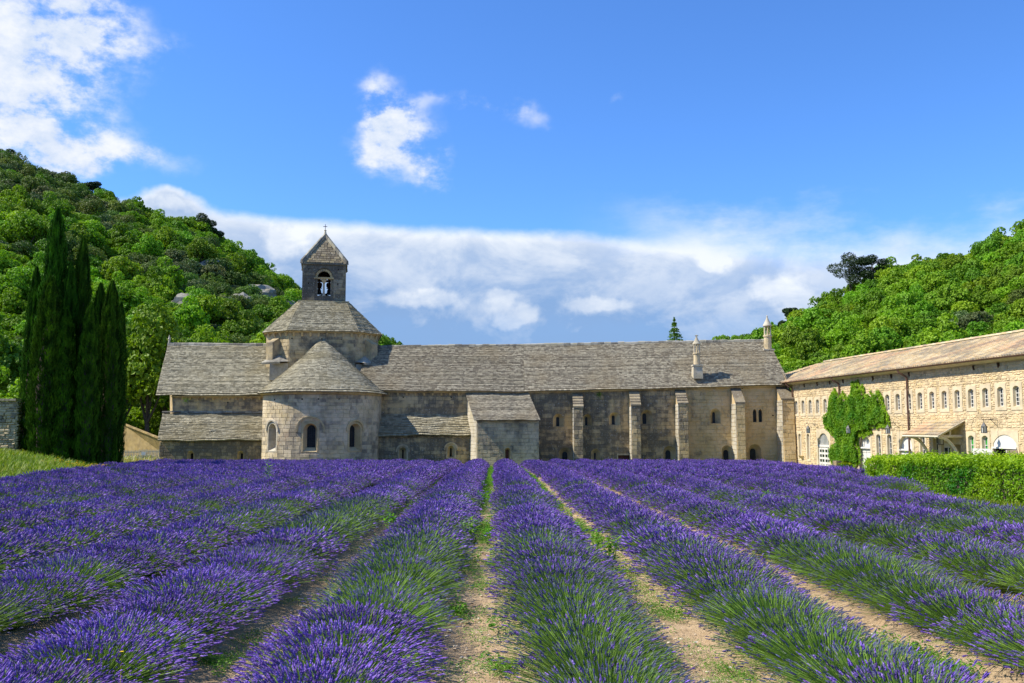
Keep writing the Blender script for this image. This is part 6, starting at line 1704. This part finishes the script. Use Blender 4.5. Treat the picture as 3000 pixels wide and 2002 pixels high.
# ------------------------------------------------------------------ creeper on the wing
def zp(x, y):
    px, py = 2280 + x * 400 / 2091, 1100 + y * 300 / 1568; Y = wY(px); p_ = P(px, py, Y); return wu(Y), p_.z
poly = [(680, 640), (760, 560), (800, 310), (870, 200), (930, 250), (960, 330), (1000, 250), (1060, 330), (1120, 300), (1150, 90), (1240, 70), (1260, 150), (1330, 160), (1340, 290), (1400, 300), (1420, 190), (1460, 300), (1530, 190), (1590, 260), (1600, 420),
        (1650, 520), (1690, 600), (1715, 790), (1640, 800), (1520, 830), (1420, 800), (1440, 870), (1330, 930), (1240, 960), (1210, 1030), (1260, 1180), (1250, 1330), (1180, 1400), (900, 1415), (810, 1400), (760, 1200), (790, 1060), (880, 1050), (860, 960), (790, 900), (700, 780)]
poly = [zp(*q) for q in poly]
def inside(u, v, pl):
    c_ = False; j = len(pl) - 1
    for i in range(len(pl)):
        if (pl[i][1] > v) != (pl[j][1] > v) and u < (pl[j][0] - pl[i][0]) * (v - pl[i][1]) / (pl[j][1] - pl[i][1]) + pl[i][0]: c_ = not c_
        j = i
    return c_
vr = np.random.default_rng(12)
us_ = [q[0] for q in poly]; vs2 = [q[1] for q in poly]
C_, N_, W_ = [], [], []
wn = np.array([wf.n.x, wf.n.y, 0.0])
while len(C_) < 26000:
    u = vr.uniform(min(us_) - .3, max(us_) + .3); v = vr.uniform(-0.95, max(vs2) + .2)
    ju = u + 0.22 * mnoise.noise((u * 2, v * 2, 1)); jv = v + 0.22 * mnoise.noise((u * 2, v * 2, 9))
    if not inside(ju, jv, poly): continue
    edge = not all(inside(ju + a, jv + b_, poly) for a, b_ in ((.35, 0), (-.35, 0), (0, .35), (0, -.35)))
    lump = 0.5 + 0.5 * mnoise.noise((u * 1.1, v * 1.1, 4)); dens = mnoise.noise((u * 2.6, v * 2.6, 14))
    if edge and vr.random() < 0.55: continue
    if dens < -0.25 and vr.random() < 0.6: continue
    # windows stay as dark hollows
    o_ = (0.08 + 0.34 * lump) * (0.35 if edge else 1.0) * vr.random() ** 0.4 + 0.04
    C_.append(wf(u, v, o_)); q = wn * 0.8 + rand_dirs(1, vr)[0] * 0.8 + np.array([0, 0, .4]); N_.append(q / np.linalg.norm(q)); W_.append(np.clip(0.25 + (0.45 if edge else 0) + 0.3 * vr.random() + 0.5 * mnoise.noise((u * 1.3, v * 1.3, 20)), 0, 1))
C_ = np.array(C_); N_ = np.array(N_); V, Fq = quads_at(C_, N_, 0.075 * vr.uniform(.5, 1.2, len(C_)), vr, 0.8, bend=0.2)
cr = empty('creeper', 'bright green creeper spreading over the middle windows of the cream wing', 'climbing plant', loc=wf(wu(60), -0.9, 0.1))
ob = obj('foliage', V, Fq, M['leaf_vine'], cr, attrs={'var': np.repeat(W_, 4)}); ob.matrix_parent_inverse = Matrix.Translation(-cr.location)
mb = MB()
for du in (-.6, -.2, .3, .9): mb.tube([wf(wu(60.5) + du, -0.95, 0.08), wf(wu(60.5) + du * .8 + .1, 0.6, 0.07), wf(wu(60.5) + du * 1.8, 2.2, 0.06), wf(wu(60.5) + du * 2.6, 3.4, 0.05)], [.05, .04, .03, .012], 5)
ob = mb.build('stem', M['bark'], cr); ob.matrix_parent_inverse = Matrix.Translation(-cr.location)

# ------------------------------------------------------------------ grass, weeds, stones
def blades(name, mat, seed, n=40, h=0.45, w=0.012, spread=0.25, lean=0.5, heads=False):
    r = np.random.default_rng(seed); a = r.uniform(0, 6.28, n); b0 = np.stack([r.normal(0, spread, n), r.normal(0, spread, n), np.zeros(n)], 1)
    d = np.stack([np.cos(a) * lean * r.random(n), np.sin(a) * lean * r.random(n), np.ones(n)], 1); L = h * r.uniform(.5, 1.2, n)[:, None]
    m1 = b0 + d * L * .55; d2 = d + np.stack([np.cos(a), np.sin(a), -0.4 * np.ones(n)], 1) * 0.45; e_ = m1 + d2 * L * .45
    x = np.stack([-np.sin(a), np.cos(a), np.zeros(n)], 1) * w
    V = np.stack([b0 - x, b0 + x, m1 + x, m1 - x, e_ + x * (1.6 if heads else .2), e_ - x * (1.6 if heads else .2)], 1).reshape(-1, 3); k = np.arange(n) * 6
    Fq = np.concatenate([np.stack([k, k + 1, k + 2, k + 3], 1), np.stack([k + 3, k + 2, k + 4, k + 5], 1)])
    return mesh_from(name, V, Fq, mat, attrs={'var': np.repeat(r.random(n), 6)})
tg = [blades('grass_tuft', M['grass'], s, 60, 0.5, 0.016, 0.32, 0.5) for s in range(3)]; ts = [blades('straw_tuft', M['straw'], s + 9, 55, 0.75, 0.016, 0.25, 0.4, True) for s in range(2)]
gp, gi_, gs = [], [], []
gr_ = np.random.default_rng(31)
for _ in range(60000):
    y = gr_.uniform(4, 72); x = gr_.uniform(-50, -12)
    fl = float(field_left(y))
    if x > fl - 0.1 or abs(x) > 0.5556 * y + 12: continue
    if y > 62 and x > -24.0 and x < -27: continue
    gp.append((x, y, float(gz(x, y)) - 0.02)); dry = mnoise.noise((x * .4, y * .4, 3)) + (0.35 if y > 55 else 0) + (0.25 if (y > 44 and x > -22) else 0)
    gi_.append(int(gr_.integers(3)) if dry < 0.55 + gr_.uniform(-.2, .2) else 3 + int(gr_.integers(2))); gs.append(gr_.uniform(.6, 1.2) * (1.0 if y < 55 else 0.9))
    if len(gp) > 15000: break
for _ in range(2500):                       # strip by the field hedge and behind the last lavender
    if gr_.random() < 0.5: x, y = gr_.uniform(12.2, 12.8), gr_.uniform(15, 34)
    else: x, y = gr_.uniform(-25, 18), gr_.uniform(65.5, 66.8)
    gp.append((x, y, float(gz(x, y)) - .02)); gi_.append(int(gr_.integers(3))); gs.append(gr_.uniform(.25, .5))
scatter('grass', tg + ts, gp, [(0, 0, gr_.uniform(0, 6.28)) for _ in gp], gs, gi_, 'tall green and straw grass on the bank and around the field edge', 'grass')

def sprig(name, seed, n=46, h=0.05, R_=0.16, leaf=0.016, mat='leaf_weed'):
    r = np.random.default_rng(seed); a = r.uniform(0, 6.28, n); rr = R_ * r.random(n) ** .6
    c_ = np.stack([rr * np.cos(a) * r.uniform(.7, 1.3), rr * np.sin(a), h * r.random(n) * (1 - rr / R_ * .6) + 0.008], 1)
    V, Fq = quads_at(c_, np.array([0, 0, 1.0]) + rand_dirs(n, r) * .6, leaf * r.uniform(.6, 1.3, n), r, .5, bend=.2)
    return mesh_from(name, V, Fq, M[mat], attrs={'var': np.repeat(r.random(n), 4)})
sp = [sprig('weed_patch', s, 90, 0.06, 0.20, 0.014) for s in range(3)] + [sprig('weed_tall', 7 + s, 70, 0.22, 0.13, 0.028) for s in range(2)]
wp_, wi_, ws_ = [], [], []
for k_ in range(-7, 9):
    base = -0.2 + ROWS * k_
    for _ in range(1100 if k_ in (0, 1) else 450 if k_ in (-1, 2) else 250):
        y = 4 + 60 * gr_.random() ** 1.25
        dens = mnoise.noise((base, y * 0.55, 3.3)) + (y - 12) * 0.018
        if dens < gr_.uniform(-.30, .30): continue
        off = gr_.choice([-1, 1]) * abs(gr_.normal(0.20 if y < 16 else 0.06, 0.13)) 
        x = base + ROWT * y + off; z = float(gz(x, y)) + 0.025
        if x > 11.5 or x < float(field_left(y)) + .5: continue
        wp_.append((x, y, z)); wi_.append(int(gr_.integers(3)) if gr_.random() < (.93 if y < 15 else .62) else 3 + int(gr_.integers(2))); ws_.append(gr_.uniform(.5, 1.05) * (1 if y < 35 else 1.2))
for _ in range(46):                          # denser mats of weeds at the foot of the rows
    k_ = int(gr_.integers(-3, 5)); y0_ = 5 + 17 * gr_.random(); sd2 = gr_.choice([-1, 1])
    for _ in range(22):
        y = y0_ + gr_.normal(0, .16); x = -0.2 + ROWS * k_ + ROWT * y + sd2 * .24 + gr_.normal(0, .09)
        wp_.append((x, y, float(gz(x, y)) + .025)); wi_.append(int(gr_.integers(3)) if gr_.random() < .9 else 3); ws_.append(gr_.uniform(.4, .8))
scatter('weeds', sp, wp_, [(0, 0, gr_.uniform(0, 6.28)) for _ in wp_], ws_, wi_, 'low green weeds creeping over the bare paths', 'weeds')
# fallen stems, stones and clods
def pebble(seed):
    r = np.random.default_rng(seed); bm = bmesh.new(); bmesh.ops.create_icosphere(bm, subdivisions=2, radius=1.0)
    for q in bm.verts: q.co *= 1 + 0.4 * mnoise.noise(q.co * 1.4 + Vector((seed * 5, 0, 0)))
    me = bpy.data.meshes.new('pebble'); bm.to_mesh(me); bm.free(); me.materials.append(M['pebble']); return me
m_, t, b = new_mat('pebbles', .9, .15); oi = t.new('ShaderNodeObjectInfo').outputs['Random']; t.l.new(t.mix(oi, (0.40, 0.28, 0.16), (0.68, 0.58, 0.44)), b.inputs['Base Color']); M['pebble'] = m_
pb_ = [pebble(s) for s in range(3)]
pp, ps, pi_ = [], [], []
for _ in range(9000):
    k_ = int(gr_.integers(-4, 6)); y = 4 + 18 * gr_.random() ** 1.6; x = -0.2 + ROWS * k_ + ROWT * y + gr_.normal(0, .24)
    if abs(x) > .56 * y + .5: continue
    s_ = 0.005 + 0.013 * gr_.random() ** 3 + (0.018 * gr_.random() if gr_.random() < .02 else 0)
    pp.append((x, y, float(gz(x, y)) + 0.018 + s_ * .2)); ps.append((s_ * gr_.uniform(.8, 1.5), s_, s_ * .6)); pi_.append(int(gr_.integers(3)))
scatter('pebbles', pb_, pp, [(0, 0, gr_.uniform(0, 6.28)) for _ in pp], ps, pi_, 'small pale stones and clods on the bare soil paths', 'gravel')

# leafy plants and thistles one can point to
def leafy(label, x, y, h, seed, n=60, leaf=0.05, narrow=0.55, name='leafy_plant', mat='leaf_weed', spread=.16, nst=4):
    r = np.random.default_rng(seed); z = float(gz(x, y)); e = empty(name, label, 'plant', None, (x, y, z)); mb = MB(); C_ = []; N_ = []; U_ = []
    for s in range(nst):
        a = r.uniform(0, 6.28); tx, ty = spread * math.cos(a) * r.random(), spread * math.sin(a) * r.random(); hh = h * r.uniform(.7, 1.0)
        mb.tube([(tx * .3, ty * .3, 0), (tx * .7, ty * .7, hh * .5), (tx, ty, hh)], [.008, .006, .003], 5)
        for i in range(n // nst):
            t = (i + .5) / (n // nst); aa = i * 2.4 + s; d = np.array([math.cos(aa), math.sin(aa), .25]); L_ = leaf * (1.2 - .5 * t)
            C_.append(np.array([tx * t, ty * t, hh * (.12 + .88 * t)]) + d * L_ * 1.0); N_.append(np.array([-d[0] * .4, -d[1] * .4, 1.0]) + rand_dirs(1, r)[0] * .25); U_.append(d)
    C_, N_, U_ = map(np.array, (C_, N_, U_)); N_ /= np.linalg.norm(N_, axis=1)[:, None]
    V, Fq = quads_at(C_, N_, leaf * r.uniform(.7, 1.15, len(C_)), r, narrow, up=U_, bend=-.15)
    mb.build('stem', M['leaf_weed'], e); obj('foliage', V, Fq, M[mat], e, attrs={'var': np.repeat(r.random(len(C_)), 4)})
def ground_px(px, py):
    for _ in range(30):
        pass
    y = 10.0
    for _ in range(40):
        p_ = P(px, py, y); g_ = float(gz(p_.x, y)); y = min(66, max(3, y * (CAM.z - g_) / max(CAM.z - p_.z, .05)))
    return P(px, py, y).x, y
def z1(x, y): return 900 + x / 1.958, 1320 + y / 1.958
for (gx, gy, h, lab, nm, kw) in (
    (1740, 690, .50, 'large leafy green weed beside the right hand path', 'leafy_plant', dict(n=130, leaf=.055, spread=.3, nst=7)),
    (1670, 610, .42, 'single leafy weed just behind the large one', 'leafy_plant', dict(n=40, leaf=.05, spread=.1, nst=2)),
    (945, 560, .55, 'tall leafy weed on the left edge of the middle path', 'leafy_plant', dict(n=90, leaf=.05, spread=.2, nst=5)),
    (500, 510, .50, 'leafy weed in the second gap left of the middle path', 'leafy_plant', dict(n=90, leaf=.055, spread=.24, nst=5)),
    (990, 330, .45, 'leafy weed further up the middle path', 'leafy_plant', dict(n=60, leaf=.06, spread=.2, nst=4)),
    (1000, 240, .45, 'small leafy weed near the far end of the middle path', 'leafy_plant', dict(n=50, leaf=.06, spread=.2, nst=4)),
    (1300, 220, .55, 'pale leafy weed far up the right path', 'leafy_plant', dict(n=60, leaf=.08, spread=.3, nst=4)),
    (1500, 550, .30, 'little weed where the right path widens', 'leafy_plant', dict(n=40, leaf=.05, spread=.12, nst=3)),
    (2130, 520, .38, 'leafy weeds in the gap beyond the third right row', 'leafy_plant', dict(n=110, leaf=.06, spread=.4, nst=6)),
    (2290, 600, .30, 'low weed nearest the edge of the third gap on the right', 'leafy_plant', dict(n=50, leaf=.055, spread=.2, nst=4)),
    (870, 750, .10, 'small bright weed at the foot of the left row', 'leafy_plant', dict(n=50, leaf=.028, spread=.12, nst=4)),
    (380, 700, .16, 'grey leaved weed in the gap left of the big violet bush', 'leafy_plant', dict(n=40, leaf=.04, spread=.15, nst=3))):
    x, y = ground_px(*z1(gx, gy)); leafy(lab, x, y, h, int(gx), name=nm, **kw)
for (gx, gy, top, lab) in ((1830, 600, 380, 'feathery upright horseweed in the second right row'), (1910, 640, 510, 'shorter feathery horseweed right of the tall one'), (460, 470, 240, 'thin grey green stalk in the second left row')):
    x, y = ground_px(*z1(gx, gy)); leafy(lab, x, y, (gy - top) / 1.958 * y / F * 1.0 + .12, int(gx) + 1, n=110, leaf=.035, narrow=.16, name='tall_weed', spread=.02, nst=1)
def z3(x, y): return 1900 + x / 2.136, 1320 + y / 2.136
for (gx, gy, top, lab) in ((740, 400, 220, 'tall green stalk left in the right half of the field'), (890, 430, 330, 'bushy green weed between the two tall stalks'), (955, 430, 250, 'dark leaved thistle with whorled leaves in the right half'), (1480, 400, 310, 'small weed standing before the hedge'), (605, 150, 75, 'distant blue green thistle before the buttress'), (1030, 200, 140, 'distant green stalk before the cream wing'), (2260, 520, 430, 'low broadleaf weed near the right edge')):
    x, y = ground_px(*z3(gx, gy)); leafy(lab, x, y, (gy - top) / 2.136 * y / F, int(gx) + 3, n=70, leaf=.045 * max(1, y / 14), narrow=.3, name='tall_weed', spread=.04, nst=2)
x, y = ground_px(785, 1460); leafy('spindly thistle standing over the left half of the field', x, y, 1.3, 55, n=60, leaf=.09, narrow=.22, name='tall_weed', spread=.1, nst=2)

# yellow flowers
def flowers(name, label, pts, col, size, category='flowers', kind=None):
    r = np.random.default_rng(3); C_ = np.array(pts); n = len(C_)
    V = []; Fq = []; 
    for c_ in C_:
        k = len(V); V.append(tuple(c_)); 
        for j in range(6): V.append((c_[0] + size * math.cos(j * math.pi / 3), c_[1] + size * math.sin(j * math.pi / 3) * .8, c_[2] + size * .35))
        Fq += [(k, k + 1 + j, k + 1 + (j + 1) % 6) for j in range(6)]
        V.append((c_[0] - .003, c_[1], c_[2] - .25)); V.append((c_[0] + .003, c_[1], c_[2] - .25)); V.append((c_[0], c_[1], c_[2])); Fq.append((k + 7, k + 8, k + 9))
    cols = np.array([col] * len(V)) * 1.0
    o = obj(name, V, Fq, M['flower'], attrs={'col': cols}, label=label, category=category)
    if kind: o['kind'] = kind
yf = []
for _ in range(420):
    k = gr_.random(); x, y = (gr_.normal(-20.6, 1.1), gr_.normal(45.2, .9)) if k < .6 else (gr_.normal(-24, 1.6), gr_.normal(61, 1.2))
    if x > float(field_left(y)) + 0.6: continue
    yf.append((x, y, float(gz(x, y)) + gr_.uniform(.35, .62)))
flowers('ragwort_flowers', 'yellow ragwort flowers at the foot of the cypresses', yf, (0.75, 0.50, 0.02), 0.06, kind='stuff')
for (gx, gy, lab) in ((697, 1157, 'upper small yellow flower in the lower left rows'), (508, 1203, 'lower small yellow flower in the lower left rows')):
    px, py = gx / 1.958, 1320 + gy / 1.958; p_ = P(px, py, 5.6); flowers('yellow_flower', lab, [tuple(p_)], (0.8, 0.55, 0.01), 0.014, 'flower')
for (gx, gy, lab) in ((1400, 1190, 'white bindweed flower on the right hand path'), (1835, 1388, 'white bindweed flower at the lower right'), (1785, 1435, 'lowest white bindweed flower'), (300, 1245, 'white flower beside the wide path'), (2080, 1390, 'white bindweed flower nearest the right corner'), (512, 1408, 'white flower low in the middle right path')):
    x, y = ground_px(*z3(gx, gy)); flowers('white_flower', lab, [(x, y, float(gz(x, y)) + .06)], (0.8, 0.8, 0.78), 0.014, 'flower')
# weeds growing out of the masonry
for (px, py, lab) in ((1560 + 602 / K, 960 + 605 / K, 'tuft of weeds growing from the range wall under the eave'), ):
    u, Y = fu(px, py); z = fz(px, py); r = np.random.default_rng(1); n = 160
    c_ = np.array([fac(u, z, 0.05)]) + r.normal(0, [.14, .05, .16], (n, 3)); V, Fq = quads_at(c_, rand_dirs(n, r), np.full(n, .035), r, .7)
    o = obj('wall_plant', V, Fq, M['leaf_mid'], attrs={'var': np.repeat(r.random(n), 4)}, label=lab, category='plant')
px, py = 440 + 345 / 3.264, 960 + 695 / 3.264; p_ = P(px, py, 70.8); r = np.random.default_rng(2); n = 110
c_ = np.array([tuple(p_)]) + r.normal(0, [.14, .05, .12], (n, 3)); V, Fq = quads_at(c_, rand_dirs(n, r), np.full(n, .035), r, .7)
obj('wall_plant', V, Fq, M['leaf_mid'], attrs={'var': np.repeat(r.random(n), 4)}, label='small plant among the corbels of the left transept', category='plant')
